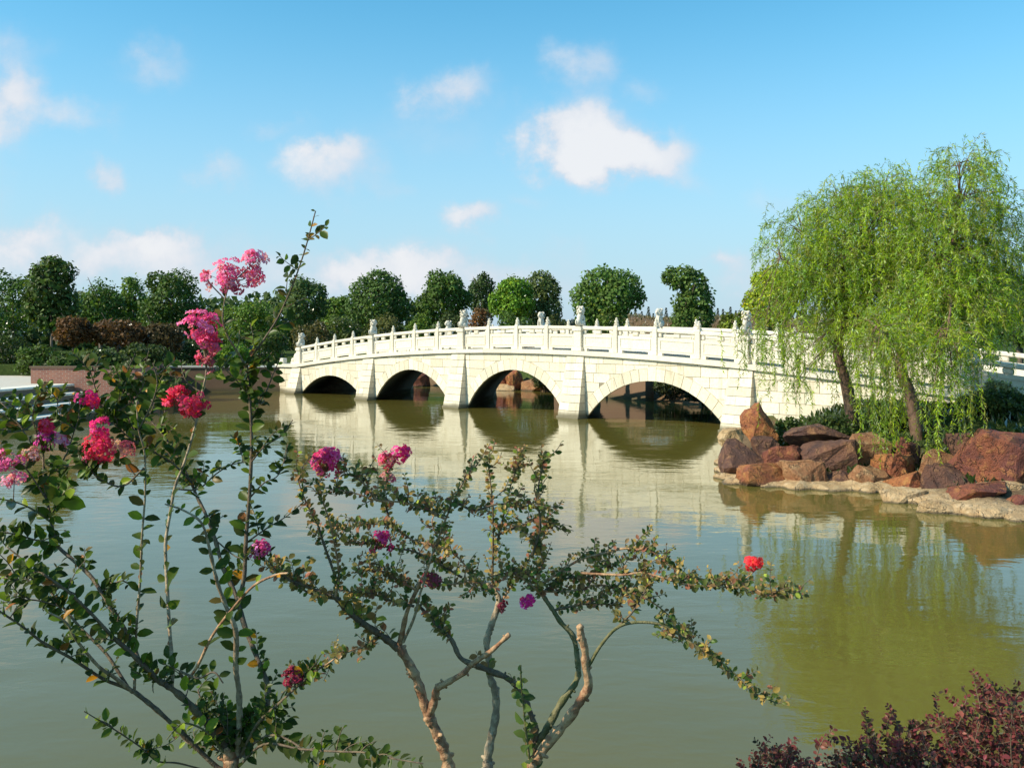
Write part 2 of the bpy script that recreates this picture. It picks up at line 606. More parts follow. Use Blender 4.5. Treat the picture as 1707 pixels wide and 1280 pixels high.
def land_z(X, Y):
    X, Y = np.asarray(X, float), np.asarray(Y, float)
    d = lake_sdf(X, Y)
    top = np.where(Y < 10, 1.35, 1.15)
    wid = np.where(Y < 5, 0.95, 1.9)
    z = np.where(d < 0, np.maximum(-1.0, 1.5 * d - 0.1), -0.1 + (top + 0.1) * sst(d / wid))
    rb = (X > 3) & (Y > 9) & (Y < 29)
    z = np.where(rb & (d > 0), -0.1 + 0.35 * sst(d / 1.2) + 0.90 * sst((d - 1.4) / 2.6), z)
    hill = np.minimum(5.2 * np.exp(-(((X - 15) / 13) ** 2 + ((Y - 69) / 10) ** 2)), 2.80 + 0.12 * np.sin(X * 0.9) + 0.08 * np.sin(X * 2.3 + 1)) * sst(d / 9)
    rise = 0.5 * sst((Y - 56) / 30)
    wob = 0.10 * np.sin(X * 0.7 + Y * 0.23) * np.sin(Y * 0.61 - X * 0.17) * sst(d / 3) * sst((Y - 48) / 6)
    return z + np.where(d > 0, hill + rise + wob, 0)


def gz_at(x, y):
    return float(land_z(np.array([x]), np.array([y]))[0])


xs = np.concatenate([[-2500, -900, -350, -150, -90], np.arange(-62, 62.1, 0.6), [90, 150, 350, 900, 2500]])
ys = np.concatenate([[-300, -60, -20], np.arange(-6, 95.1, 0.6), [105, 130, 200, 400, 1000, 3000]])
GX, GY = np.meshgrid(xs, ys)
GZ = land_z(GX, GY)
nx, ny = len(xs), len(ys)
V = np.stack([GX.ravel(), GY.ravel(), GZ.ravel()], 1)
ii = np.arange(nx * ny).reshape(ny, nx)
q = np.stack([ii[:-1, :-1].ravel(), ii[:-1, 1:].ravel(), ii[1:, 1:].ravel(), ii[1:, :-1].ravel()], 1)
tag(link('ground', npmesh('ground', V, q, smooth=True), None, M_GROUND), 'grass and bare earth bank around the lake', kind='structure')

bm = bmesh.new()
vs = [bm.verts.new(c) for c in ((-70, 0.5, 0), (60, 0.5, 0), (60, 62, 0), (-70, 62, 0))]
bm.faces.new(vs)
tag(bm_obj('water', bm, M_WATER), 'calm murky green lake water with faint ripples', kind='structure')

# ------------------------------------------------------------------ the stone bridge
L = 6.79                                  # metres from pier to pier
P0 = Vector((-11.3, 50.5, 0))
BANG = math.atan2(-5.05, 4.54)
W = 5.0
PIER = [0.0, 1.0, 2.0, 3.01, 4.07, 5.08]
bridge = empty('stone_bridge', P0, BANG)
tag(bridge, 'white stone arched bridge with carved balustrade and lion posts over the lake', 'bridge')


def zc(x):
    s = x / L
    z = 2.5 - 0.15 * (s - 2.55) ** 2
    return max(z, 1.5) if s < 0 else z


X_A, X_B = -0.32 * L, 5.75 * L
CORN = 0.17
ARCH = []
for i, crown in enumerate((1.03, 1.50, 1.67, 1.47)):
    x0, x1 = (PIER[i] + 0.09) * L, (PIER[i + 1] - 0.09) * L
    a, h = (x1 - x0) / 2, crown - 0.10
    r = (a * a + h * h) / (2 * h)
    ARCH.append((x0, x1, (x0 + x1) / 2, crown - r, r, math.asin(a / r)))

SKEW = -4.2                                # the stream crosses askew: the vaults run off to the left behind
# the solid core: spandrels, vaults and deck in one mesh
samples = []
sk = []
x = X_A
for (x0, x1, xc, zk, r, th) in ARCH:
    for u in np.arange(x, x0, 0.5):
        samples.append((u, -1.2))
    samples.append((x0, -1.2))
    for k in range(29):
        an = -th + 2 * th * k / 28
        samples.append((xc + r * math.sin(an), zk + r * math.cos(an)))
    samples.append((x1, -1.2))
    x = x1 + 0.01
for u in np.arange(x, X_B, 0.5):
    samples.append((u, -1.2))
samples.append((X_B, -1.2))
V = []
for (u, zb) in samples:
    zt = zc(u) - CORN + 0.01
    ub = u + SKEW
    V += [(u, 0, zb), (u, 0, zt), (ub, W, zc(max(ub, X_A)) - CORN + 0.01), (ub, W, zb)]
q = []
for i in range(len(samples) - 1):
    a, b = 4 * i, 4 * (i + 1)
    for k in range(4):
        q.append((a + k, a + (k + 1) % 4, b + (k + 1) % 4, b + k))
q += [(0, 1, 2, 3), tuple(4 * (len(samples) - 1) + k for k in (3, 2, 1, 0))]
me = npmesh('bridge_body', V, np.array(q))
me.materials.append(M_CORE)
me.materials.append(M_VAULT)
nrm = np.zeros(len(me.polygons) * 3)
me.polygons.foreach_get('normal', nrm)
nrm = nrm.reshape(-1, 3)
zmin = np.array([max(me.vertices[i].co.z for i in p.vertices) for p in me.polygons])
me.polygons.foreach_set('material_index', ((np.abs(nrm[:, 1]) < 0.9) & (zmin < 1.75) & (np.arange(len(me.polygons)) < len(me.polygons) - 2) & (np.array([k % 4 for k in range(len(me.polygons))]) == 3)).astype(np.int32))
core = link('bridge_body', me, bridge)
# far end of the solid body where the skewed vaults leave the right bank
bm = bmesh.new()
bm_hex(bm, [(X_B + SKEW - 0.2, 0.05, -1), (X_B, 0.05, -1), (X_B, W, -1), (X_B + SKEW - 0.2, W, -1),
            (X_B + SKEW - 0.2, 0.05, zc(X_B) - CORN), (X_B, 0.05, zc(X_B) - CORN), (X_B, W, zc(X_B) - CORN), (X_B + SKEW - 0.2, W, zc(X_B) - CORN)])
bm_obj('abutment', bm, M_CORE, bridge)


def prism_y(poly, y0, y1, name, mat, parent, bev=0.0):
    """polygon in the x-z plane extruded from y0 to y1"""
    bm = bmesh.new()
    A = [bm.verts.new((p[0], y0, p[1])) for p in poly]
    B = [bm.verts.new((p[0], y1, p[1])) for p in poly]
    n = len(poly)
    bm.faces.new(A)
    for i in range(n):
        bm.faces.new((A[i], B[i], B[(i + 1) % n], A[(i + 1) % n]))
    return bm_obj(name, bm, mat, parent)


def clip(poly, a, b, c):
    """keep the side a*x + b*z <= c"""
    out = []
    for i in range(len(poly)):
        p, q2 = poly[i], poly[(i + 1) % len(poly)]
        dp, dq = a * p[0] + b * p[1] - c, a * q2[0] + b * q2[1] - c
        if dp <= 0:
            out.append(p)
        if (dp < 0 < dq) or (dq < 0 < dp):
            u = dp / (dp - dq)
            out.append((p[0] + (q2[0] - p[0]) * u, p[1] + (q2[1] - p[1]) * u))
    return out


def area(poly):
    return 0.5 * abs(sum(poly[i][0] * poly[(i + 1) % len(poly)][1] - poly[(i + 1) % len(poly)][0] * poly[i][1] for i in range(len(poly))))


RING = 0.42
for (x0, x1, xc, zk, r, th) in ARCH:
    nv = 19
    ga = 0.008 / r
    for k in range(nv):
        a0, a1 = -th + 2 * th * k / nv + ga, -th + 2 * th * (k + 1) / nv - ga
        ro = r + RING + (0.05 if k == nv // 2 else 0)
        poly = [(xc + r * math.sin(a0), zk + r * math.cos(a0)), (xc + r * math.sin(a1), zk + r * math.cos(a1)),
                (xc + ro * math.sin(a1), zk + ro * math.cos(a1)), (xc + ro * math.sin(a0), zk + ro * math.cos(a0))]
        top = min(zc(poly[2][0]), zc(poly[3][0])) - CORN - 0.01
        poly = clip(poly, 0, 1, top)
        if len(poly) >= 3:
            prism_y(poly, -0.024 - random.uniform(0, 0.01), 0.05, 'voussoir', M_STONE, bridge)

H = 0.34
n_blocks = 0
row = 0
z = -0.04
while z < 2.5:
    x = X_A + (0.0 if row % 2 else 0.35)
    while x < 5.4 * L:
        w = random.uniform(0.62, 1.05)
        lo, hi = x + 0.009, min(x + w - 0.009, X_B)
        x += w
        poly = [(lo, z + 0.009), (hi, z + 0.009), (hi, z + H - 0.009), (lo, z + H - 0.009)]
        if any((c - 0.07) * L < lo and hi < (c + 0.07) * L for c in PIER):
            continue
        za, zb = zc(lo) - CORN - 0.006, zc(hi) - CORN - 0.006
        sl = (zb - za) / (hi - lo)
        poly = clip(poly, -sl, 1, za - sl * lo)
        for (x0, x1, xc, zk, r, th) in ARCH:
            if len(poly) < 3:
                break
            cx, cz = sum(p[0] for p in poly) / len(poly), sum(p[1] for p in poly) / len(poly)
            if x0 - 1.0 < cx < x1 + 1.0:
                dx, dz = cx - xc, cz - zk
                dl = math.hypot(dx, dz)
                nx_, nz_ = dx / dl, dz / dl
                ro = r + RING + 0.004
                poly = clip(poly, -nx_, -nz_, -(nx_ * xc + nz_ * zk + ro))
        if len(poly) < 3 or area(poly) < 0.02:
            continue
        if n_blocks < 296:
            prism_y(poly, -0.012 - random.uniform(0, 0.012), 0.05, 'stone_block', M_STONE, bridge)
            n_blocks += 1
    z += H
    row += 1

# battered pier buttresses, course by course, on the front; a plain one behind
for ci, c in enumerate(PIER[:5]):
    xm = c * L
    top = zc(xm) - CORN - 0.004

    def prof(z):
        k = min(max(z / top, -0.3), 1)
        return 0.05 + 0.40 * (1 - k), 0.53 - 0.10 * k
    nco = max(4, round((top + 0.3) / 0.30))
    zs = [-0.3 + (top + 0.3) * k / nco for k in range(nco + 1)]
    for k in range(nco):
        za, zb = zs[k] + 0.008, zs[k + 1] - 0.008
        (pa, ha), (pb, hb) = prof(za), prof(zb)
        cuts = [-1, 1] if k % 2 else [-1, random.uniform(-0.15, 0.15), 1]
        for j in range(len(cuts) - 1):
            u0, u1 = cuts[j], cuts[j + 1]
            g0 = 0.004 if j else 0
            g1 = 0.004 if j < len(cuts) - 2 else 0
            e = random.uniform(0, 0.010)
            bm = bmesh.new()
            bm_hex(bm, [(xm + u0 * ha + g0, -pa - e, za), (xm + u1 * ha - g1, -pa - e, za), (xm + u1 * ha - g1, 0.02, za), (xm + u0 * ha + g0, 0.02, za),
                        (xm + u0 * hb + g0, -pb - e, zb), (xm + u1 * hb - g1, -pb - e, zb), (xm + u1 * hb - g1, 0.02, zb), (xm + u0 * hb + g0, 0.02, zb)])
            bm_obj('pier_stone', bm, M_STONE, bridge)
    (pa, ha), (pb, hb) = prof(-0.3), prof(top)
    for side in (0, 1):
        bm = bmesh.new()
        k_ = 0.02
        y_in = 0.02 if side == 0 else W - 0.02
        xm = c * L + (0 if side == 0 else SKEW)
        sg = -1 if side == 0 else 1
        ya, yb = (y_in + sg * (pa - k_), y_in + sg * (pb - k_))
        bm_hex(bm, [(xm - ha + k_, ya, -0.9), (xm + ha - k_, ya, -0.9), (xm + ha - k_, y_in, -0.9), (xm - ha + k_, y_in, -0.9),
                    (xm - hb + k_, yb, top - 0.01), (xm + hb - k_, yb, top - 0.01), (xm + hb - k_, y_in, top - 0.01), (xm - hb + k_, y_in, top - 0.01)])
        bm_obj('pier_core', bm, M_CORE, bridge)
    bm = bmesh.new()
    xm = c * L
    pw, hw = prof(0.0)
    bm_box(bm, xm - hw - 0.03, xm + hw + 0.03, -pw - 0.05, 0.01, -0.6, 0.07)
    bm_obj('pier_footing', bm, M_STONE, bridge, bevel=0.015)


def sheared(bm, x0, x1, y0, y1, zl, zh):
    a, b = zc(x0), zc(x1)
    return bm_hex(bm, [(x0, y0, a + zl), (x1, y0, b + zl), (x1, y1, b + zl), (x0, y1, a + zl),
                       (x0, y0, a + zh), (x1, y0, b + zh), (x1, y1, b + zh), (x0, y1, a + zh)])


stops = [X_A]
for i in range(5):
    for k in range(4):
        stops.append((PIER[i] + (PIER[i + 1] - PIER[i]) * k / 4) * L)
stops += [PIER[5] * L, (PIER[5] + 0.27) * L, (PIER[5] + 0.54) * L]
# roadway slab between the two cornices
V = []
for u in stops:
    V += [(u, 0.46, zc(u) - 0.12), (u, W - 0.46, zc(u) - 0.12), (u, W - 0.46, zc(u) + 0.02), (u, 0.46, zc(u) + 0.02)]
q = []
for i in range(len(stops) - 1):
    a, b = 4 * i, 4 * i + 4
    for k in range(4):
        q.append((a + k, a + (k + 1) % 4, b + (k + 1) % 4, b + k))
link('roadway', npmesh('roadway', V, np.array(q)), bridge, M_PLAZA)


def blob(bm, c, rad, rot=(0, 0, 0), sub=2):
    M = Matrix.Translation(c) @ Matrix.Rotation(rot[2], 4, 'Z') @ Matrix.Rotation(rot[1], 4, 'Y') @ Matrix.Rotation(rot[0], 4, 'X') @ Matrix.Diagonal((*rad, 1))
    bmesh.ops.create_icosphere(bm, subdivisions=sub, radius=1.0, matrix=M)


def post_mesh():
    bm = bmesh.new()
    bm_box(bm, -0.10, 0.10, -0.10, 0.10, 0, 0.93)
    bmesh.ops.bevel(bm, geom=list(bm.edges), offset=0.012, segments=1, affect='EDGES')
    bm_box(bm, -0.075, 0.075, -0.075, 0.075, 0.93, 0.97)
    for (zz, rr, hh) in ((1.00, 0.10, 0.05), (1.09, 0.085, 0.10), (1.19, 0.05, 0.06)):
        blob(bm, (0, 0, zz), (rr, rr, hh), sub=1)
    me = bpy.data.meshes.new('post')
    bmesh.ops.recalc_face_normals(bm, faces=bm.faces)
    bm.to_mesh(me)
    bm.free()
    return me


def lion_mesh():
    """seated guardian lion facing +y"""
    bm = bmesh.new()
    blob(bm, (0, -0.07, 0.17), (0.15, 0.19, 0.17))                     # haunches
    blob(bm, (0, 0.00, 0.36), (0.13, 0.145, 0.24), (R(-14), 0, 0))     # trunk rising to the shoulders
    blob(bm, (0, 0.09, 0.42), (0.125, 0.10, 0.15))                     # chest
    blob(bm, (0, 0.06, 0.60), (0.165, 0.15, 0.16))                     # mane
    blob(bm, (0, 0.11, 0.66), (0.13, 0.13, 0.135))                     # head
    blob(bm, (0, 0.22, 0.62), (0.075, 0.07, 0.06))                     # muzzle
    blob(bm, (0, 0.20, 0.56), (0.06, 0.06, 0.025))                     # jaw
    for sx in (-1, 1):
        blob(bm, (sx * 0.10, 0.07, 0.76), (0.035, 0.03, 0.045), sub=1)      # ears
        blob(bm, (sx * 0.05, 0.215, 0.70), (0.028, 0.03, 0.024), sub=1)     # brows
        blob(bm, (sx * 0.085, 0.17, 0.22), (0.045, 0.05, 0.22))             # front legs
        blob(bm, (sx * 0.085, 0.22, 0.04), (0.055, 0.075, 0.04))            # front paws
        blob(bm, (sx * 0.14, 0.05, 0.13), (0.06, 0.14, 0.11))               # thighs
        blob(bm, (sx * 0.15, 0.15, 0.035), (0.05, 0.08, 0.035))             # rear paws
    for k in range(16):                                                 # curls of the mane
        an = k * 2.39996
        zz = 0.50 + 0.26 * (k / 15)
        blob(bm, (0.15 * math.cos(an), 0.02 + 0.12 * math.sin(an) * (-1 if math.sin(an) > 0.4 else 1), zz), (0.045, 0.045, 0.04), sub=1)
    blob(bm, (0.0, -0.24, 0.16), (0.04, 0.05, 0.13), (R(12), 0, 0), 1)       # tail
    me = bpy.data.meshes.new('lion')
    bmesh.ops.recalc_face_normals(bm, faces=bm.faces)
    bm.to_mesh(me)
    bm.free()
    for p in me.polygons:
        p.use_smooth = True
    return me


def pedestal_mesh():
    bm = bmesh.new()
    bm_box(bm, -0.24, 0.24, -0.20, 0.20, 0.0, 0.14)
    bm_box(bm, -0.19, 0.19, -0.165, 0.165, 0.14, 0.72)
    bm_box(bm, -0.23, 0.23, -0.20, 0.20, 0.72, 0.83)
    bm_box(bm, -0.205, 0.205, -0.185, 0.185, 0.83, 0.88)
    bmesh.ops.bevel(bm, geom=list(bm.edges), offset=0.012, segments=1, affect='EDGES')
    me = bpy.data.meshes.new('lion_post')
    bmesh.ops.recalc_face_normals(bm, faces=bm.faces)
    bm.to_mesh(me)
    bm.free()
    return me


ME_POST, ME_LION, ME_PED = post_mesh(), lion_mesh(), pedestal_mesh()
for me in (ME_POST, ME_LION, ME_PED):
    me.materials.append(M_CARVED)

for side, yb in ((0, 0.20), (1, W - 0.20)):
    pier_x = [c * L for c in PIER]
    for i in range(len(stops) - 1):
        x0, x1 = stops[i], stops[i + 1]
        bm = bmesh.new()
        if side == 0:
            sheared(bm, x0 + 0.003, x1 - 0.003, -0.14, 0.455, -CORN, -0.012)
        else:
            sheared(bm, x0 + 0.003, x1 - 0.003, W - 0.455, W + 0.14, -CORN, -0.012)
        bm_obj('cornice_stone', bm, M_CARVED, bridge)
    for u in stops[1:]:
        if any(abs(u - p) < 0.01 for p in pier_x):
            o = link('lion_post', ME_PED, bridge)
            o.location = (u, yb, zc(u) - 0.012)
            o2 = link('lion', ME_LION, o)
            o2.location = (0, 0, 0.875)
            o2.scale = (0.80, 0.92, 0.98)
            o2.rotation_euler = (0, 0, random.uniform(-0.15, 0.15) + (0 if side == 0 else math.pi))
        else:
            o = link('railing_post', ME_POST, bridge)
            o.location = (u, yb, zc(u) - 0.012)
    for i in range(1, len(stops) - 1):
        x0, x1 = stops[i] + 0.09, stops[i + 1] - 0.09
        if any(abs(stops[i] - p) < 0.01 for p in pier_x):
            x0 += 0.08
        if any(abs(stops[i + 1] - p) < 0.01 for p in pier_x):
            x1 -= 0.08
        w = x1 - x0
        bm = bmesh.new()
        sheared(bm, x0, x1, yb - 0.055, yb + 0.055, 0.085, 0.60)
        sheared(bm, x0, x0 + 0.22, yb - 0.06, yb + 0.06, -0.012, 0.082)
        sheared(bm, x1 - 0.22, x1, yb - 0.06, yb + 0.06, -0.012, 0.082)
        for yy in (yb - 0.075, yb + 0.057):                        # carved raised frame on both faces
            sheared(bm, x0 + 0.10, x1 - 0.10, yy, yy + 0.018, 0.15, 0.20)
            sheared(bm, x0 + 0.10, x1 - 0.10, yy, yy + 0.018, 0.49, 0.54)
            sheared(bm, x0 + 0.10, x0 + 0.15, yy, yy + 0.018, 0.202, 0.488)
            sheared(bm, x1 - 0.15, x1 - 0.10, yy, yy + 0.018, 0.202, 0.488)
        bm_obj('railing_panel', bm, M_CARVED, bridge)
        bm = bmesh.new()
        sheared(bm, x0, x1, yb - 0.08, yb + 0.08, 0.76, 0.90)
        bm_obj('handrail', bm, M_CARVED, bridge, bevel=0.03)
        for k, fx in enumerate((0.06, 0.5, 0.94)):
            hw = 0.14 if k == 1 else 0.07
            xm = x0 + w * fx
            bm = bmesh.new()
            sheared(bm, xm - hw, xm + hw, yb - 0.045, yb + 0.045, 0.603, 0.757)
            bm_obj('rail_bracket', bm, M_CARVED, bridge, bevel=0.03)

    # drum stone that ends the balustrade on the far bank
    bm = bmesh.new()
    blob(bm, (-0.42, yb, zc(-0.4) + 0.30), (0.30, 0.09, 0.32), sub=2)
    bm_box(bm, -0.86, -0.22, yb - 0.11, yb + 0.11, zc(-0.4) - 0.012, zc(-0.4) + 0.14)
    blob(bm, (-0.80, yb, zc(-0.8) + 0.20), (0.13, 0.09, 0.14), sub=2)
    bm_obj('drum_stone', bm, M_CARVED, bridge)
    bm = bmesh.new()
    bm_box(bm, X_A + 0.08, X_A + 0.5, yb - 0.13, yb + 0.13, zc(X_A) - 0.012, zc(X_A) + 0.30)
    bm_obj('end_block', bm, M_CARVED, bridge, bevel=0.03)

# ------------------------------------------------------------------ steps, plaza and walls on the left bank
D = Vector((0.17, 1.0, 0)).normalized()
steps = empty('stone_steps', (-15.6, 34, 0))
tag(steps, 'broad pale stone steps leading down into the water on the left', 'steps')
for k in range(4):
    zt = 0.32 + 0.29 * k
    xe = -14.75 - 0.62 * k                       # nosing where the flight meets the brick wall
    E1 = Vector((xe, 36.45, 0))
    E0 = E1 - D * 19.0
    bm = bmesh.new()
    dep = Vector((-0.72 if k < 3 else -0.9, 0, 0))
    c = [E0, E1, E1 + dep, E0 + dep]
    org = steps.location
    bm_hex(bm, [(v.x - org.x, v.y - org.y, -0.5) for v in c] + [(v.x - org.x, v.y - org.y, zt - 0.088) for v in c])
    st = bm_obj('step', bm, M_RISER, steps)
    bm = bmesh.new()
    o_ = Vector((0.035, 0, 0))
    c = [E0 + o_, E1 + o_, E1 + dep, E0 + dep]
    bm_hex(bm, [(v.x - org.x, v.y - org.y, zt - 0.085) for v in c] + [(v.x - org.x, v.y - org.y, zt) for v in c])
    bm_obj('tread', bm, M_TREAD, st, bevel=0.038)
bm = bmesh.new()
c = [Vector((-17.5, 36.45, 0)) - D * 19, Vector((-17.5, 36.45, 0)), Vector((-18.6, 44, 0)), Vector((-34, 44, 0)), Vector((-34, 18, 0))]
A = [bm.verts.new((v.x, v.y, 0.9)) for v in c]
B = [bm.verts.new((v.x, v.y, 1.185)) for v in c]
bm.faces.new(B)
for i in range(5):
    bm.faces.new((A[i], A[(i + 1) % 5], B[(i + 1) % 5], B[i]))
tag(bm_obj('pavement', bm, M_PLAZA), 'pale paved terrace above the steps', kind='structure')

bw = empty('brick_wall', (-16.2, 36.5, 0))
tag(bw, 'low red brick planter wall at the end of the steps', 'wall')


def wall_part(root, name, P, Q, zb, zt, th, mat):
    o = world_hex(name, (P[0] - root.location.x, P[1] - root.location.y), (Q[0] - root.location.x, Q[1] - root.location.y), zb, zt, th, mat, root)
    return o


wall_part(bw, 'front_wall', (-18.3, 36.5), (-14.35, 36.5), -0.5, 1.78, 0.3, M_BRICK)
wall_part(bw, 'side_wall', (-14.35, 36.803), (-18.6, 51.2), -0.5, 1.78, 0.3, M_BRICK)
wall_part(bw, 'coping', (-18.34, 36.46), (-14.31, 36.46), 1.783, 1.85, 0.36, M_BROWNWALL)
bm = bmesh.new()
c = [(-18.3, 36.9), (-14.8, 36.9), (-18.9, 51), (-26, 51), (-26, 44.2), (-18.6, 44.2)]
A = [bm.verts.new((v[0], v[1], 0.5)) for v in c]
B = [bm.verts.new((v[0], v[1], 1.68)) for v in c]
bm.faces.new(B)
for i in range(6):
    bm.faces.new((A[i], A[(i + 1) % 6], B[(i + 1) % 6], B[i]))
tag(bm_obj('soil', bm, M_GROUND), 'planter soil behind the brick wall', kind='structure')

rw = empty('retaining_wall', (-15.6, 51.6, 0))
tag(rw, 'brown stone retaining wall at the water left of the bridge', 'wall')
wall_part(rw, 'wall_face', (-19.0, 51.3), (-12.5, 51.9), -0.5, 1.30, 0.4, M_BROWNWALL)
wall_part(rw, 'coping', (-19.05, 51.24), (-12.5, 51.84), 1.303, 1.39, 0.5, M_STEP)

# ------------------------------------------------------------------ foliage helpers
def rot_frames(Y, N):
    """orthonormal frames with y axis along Y and z axis near N -> (n,3,3) columns x,y,z"""
    Y = Y / np.maximum(np.linalg.norm(Y, axis=1, keepdims=True), 1e-9)
    X = np.cross(Y, N)
    X = X / np.maximum(np.linalg.norm(X, axis=1, keepdims=True), 1e-9)
    Z = np.cross(X, Y)
    return np.stack([X, Y, Z], axis=2)


LEAF4 = np.array([(0, 0, 0), (0.42, 0.45, 0.10), (0, 1, -0.05), (-0.42, 0.45, 0.10)])
LEAF4Q = np.array([(0, 1, 2), (0, 2, 3)])
SLIM = np.array([(0, 0, 0), (0.082, 0.4, 0.02), (0, 1, -0.08), (-0.082, 0.4, 0.02)])


def unit(n):
    v = rng.normal(size=(n, 3))
    return v / np.linalg.norm(v, axis=1, keepdims=True)


def cards(P, Yv, Nv, size, tint, template=LEAF4, tri=LEAF4Q):
    """leaf faces at points P"""
    n = len(P)
    M = rot_frames(Yv, Nv)
    k = len(template)
    T = template[None, :, :] * size[:, None, None]
    V = np.einsum('nij,nkj->nki', M, T) + P[:, None, :]
    Fa = tri[None, :, :] + (np.arange(n) * k)[:, None, None]
    return V.reshape(-1, 3), Fa.reshape(-1, tri.shape[1]), np.repeat(tint, k, axis=0)


def crown_cloud(lobes, n, leaf, base, var=0.3, yellow=0.0):
    """leaves gathered near the skin of overlapping lobes; (cx,cy,cz,rx,ry,rz) each"""
    Lb = np.array(lobes)
    wts = (Lb[:, 3] * Lb[:, 5] + Lb[:, 4] * Lb[:, 5]) ** 1.0
    wts /= wts.sum()
    which = rng.choice(len(Lb), n, p=wts)
    u = unit(n)
    # clumps: pull directions to a set of clump centres on each lobe
    ncl = 26
    cl = unit(ncl * len(Lb)).reshape(len(Lb), ncl, 3)
    pick = rng.integers(0, ncl, n)
    cdir = cl[which, pick]
    mixk = rng.uniform(0.0, 0.75, n)[:, None]
    d = u * (1 - mixk) + cdir * mixk
    d /= np.maximum(np.linalg.norm(d, axis=1, keepdims=True), 1e-6)
    rad = 1.0 - np.abs(rng.normal(0, 0.16, n)) + 0.06 * (mixk[:, 0] - 0.3) + rng.normal(0, 0.03, n)
    rad *= (1 + 0.15 * np.sin(pick * 2.7 + which))
    P = Lb[which, :3] + d * rad[:, None] * Lb[which, 3:6]
    keep = np.ones(n, bool)
    for j in range(len(Lb)):
        e = ((P - Lb[j, :3]) / Lb[j, 3:6])
        keep &= ~(((e ** 2).sum(1) < 0.42) & (which != j))
    P, d, which, pick = P[keep], d[keep], which[keep], pick[keep]
    n = len(P)
    Nv = d * 1.2 + 0.62 * unit(n) + np.array([0, 0, 0.3])
    Yv = unit(n) + np.array([0, 0, -0.3])
    size = leaf * rng.uniform(0.6, 1.35, n)
    tone = 1 + var * rng.normal(0, 0.55, n) + var * 0.9 * np.sin(pick * 1.7 + which * 2.1)
    tone = np.clip(tone, 0.45, 1.9)
    tint = np.array(base)[None, :] * tone[:, None] * np.array([1.9, 1.72, 1.3])
    yy = rng.uniform(0, 1, n) < yellow
    tint[yy] *= np.array([1.9, 1.35, 0.7])
    return cards(P, Yv, Nv, size, tint)


def crown_lobes(w, h, nl, flat=0.8):
    """lobes of a rounded crown, half width w, half height h, centred at the origin"""
    out = [(0, 0, 0, w * 0.72, w * 0.72, h * 0.78)]
    for k in range(nl):
        an = k * 2.39996 + random.uniform(-0.3, 0.3)
        el = random.uniform(-0.55, 0.95)
        rr = math.sqrt(max(0.05, 1 - el * el))
        s = random.uniform(0.26, 0.52)
        out.append((w * (1 - s) * rr * math.cos(an), w * (1 - s) * rr * math.sin(an), h * (1.04 - s * flat) * el,
                    w * s, w * s, h * s * random.uniform(0.85, 1.1)))
    return out


def trunk_geo(H, r, lean=(0, 0), limbs=5, spread=1.5, fork=0.55):
    pts = [(0, 0, -0.25), (lean[0] * 0.3, lean[1] * 0.3, H * 0.35), (lean[0] * 0.7, lean[1] * 0.7, H * 0.7), (lean[0], lean[1], H)]
    parts = [tube(catmull(pts, 4), r, r * 0.45, 7, 0.1)]
    for k in range(limbs):
        u = fork + (1 - fork) * k / max(1, limbs)
        z0 = H * u
        b = Vector((lean[0] * u, lean[1] * u, z0))
        an = k * 2.4 + random.uniform(-0.4, 0.4)
        e = b + Vector((math.cos(an) * spread, math.sin(an) * spread, H * 0.30 + spread * 0.5))
        m = b.lerp(e, 0.5) + Vector((0, 0, -0.12 * spread))
        parts.append(tube(catmull([b, m, e], 4), r * 0.5, r * 0.12, 5))
    return join_geo(parts)


def make_tree(name, label, cat, px, top, hw, bot, Y, col, n=7000, leaf=0.20, nl=11, group=None, var=0.3, yellow=0.04, lean=(0, 0),
              trunk_r=0.16, lobes=None, depth=None, crown='crown'):
    X = (px - CX) / F * Y
    g = gz_at(X, Y)
    zt, zb = EYE - (top - HY) / F * Y, EYE - (bot - HY) / F * Y
    zb = max(zb, g + 0.1)
    w, h = hw / F * Y, (zt - zb) / 2
    root = empty(name, (X, Y, g))
    tag(root, label, cat, group)
    cz = (zt + zb) / 2 - g
    if lobes is None:
        lb = crown_lobes(w, h, nl)
    else:
        lb = [(a * w, b * w, c * h, d * w, d * w, e * h) for (a, b, c, d, e) in lobes]
    V, Fa, T = crown_cloud(lb, n, leaf, col, var, yellow)
    V = V + np.array([lean[0], lean[1], cz])
    link(crown, npmesh(crown, V, Fa, T), root, M_TREE)
    Vt, ft = trunk_geo(max(0.5, cz + h * 0.25), trunk_r, lean, 5, w * 0.55, 0.5)
    link('trunk', npmesh('trunk', Vt, ft, smooth=True), root, M_TRUNK)
    return root


DARK = (0.042, 0.085, 0.022)
MID = (0.062, 0.118, 0.024)
LIGHT = (0.075, 0.140, 0.022)
GREYG = (0.066, 0.098, 0.044)
GB = 'trees on the far bank'
make_tree('broadleaf_tree', 'rounded dark tree at the left edge behind the tall dark glossy tree', 'tree', 22, 452, 52, 570, 70, DARK, group=GB)
make_tree('magnolia_tree', 'tall dark glossy tree with slim bare trunk near the left edge', 'tree', 86, 424, 44, 560, 52, (0.036, 0.066, 0.020), n=3800, leaf=0.26, group=GB, var=0.45,
          yellow=0.05, trunk_r=0.085,
          lobes=[(0, 0, 0.72, 0.42, 0.25), (-0.25, 0, 0.5, 0.55, 0.3), (0.35, 0.1, 0.55, 0.5, 0.3), (0, -0.1, 0.1, 0.8, 0.45), (-0.45, 0, -0.25, 0.6, 0.4), (0.4, 0, -0.3, 0.6, 0.4), (0, 0, -0.55, 0.7, 0.35)])
make_tree('broadleaf_tree', 'round dome shaped dark tree between the tall glossy tree and the widest dome', 'tree', 168, 455, 42, 560, 70, DARK, group=GB)
make_tree('broadleaf_tree', 'widest dome shaped dark green tree of the left bank', 'tree', 287, 450, 60, 575, 66, (0.038, 0.074, 0.020), n=12000, group=GB)
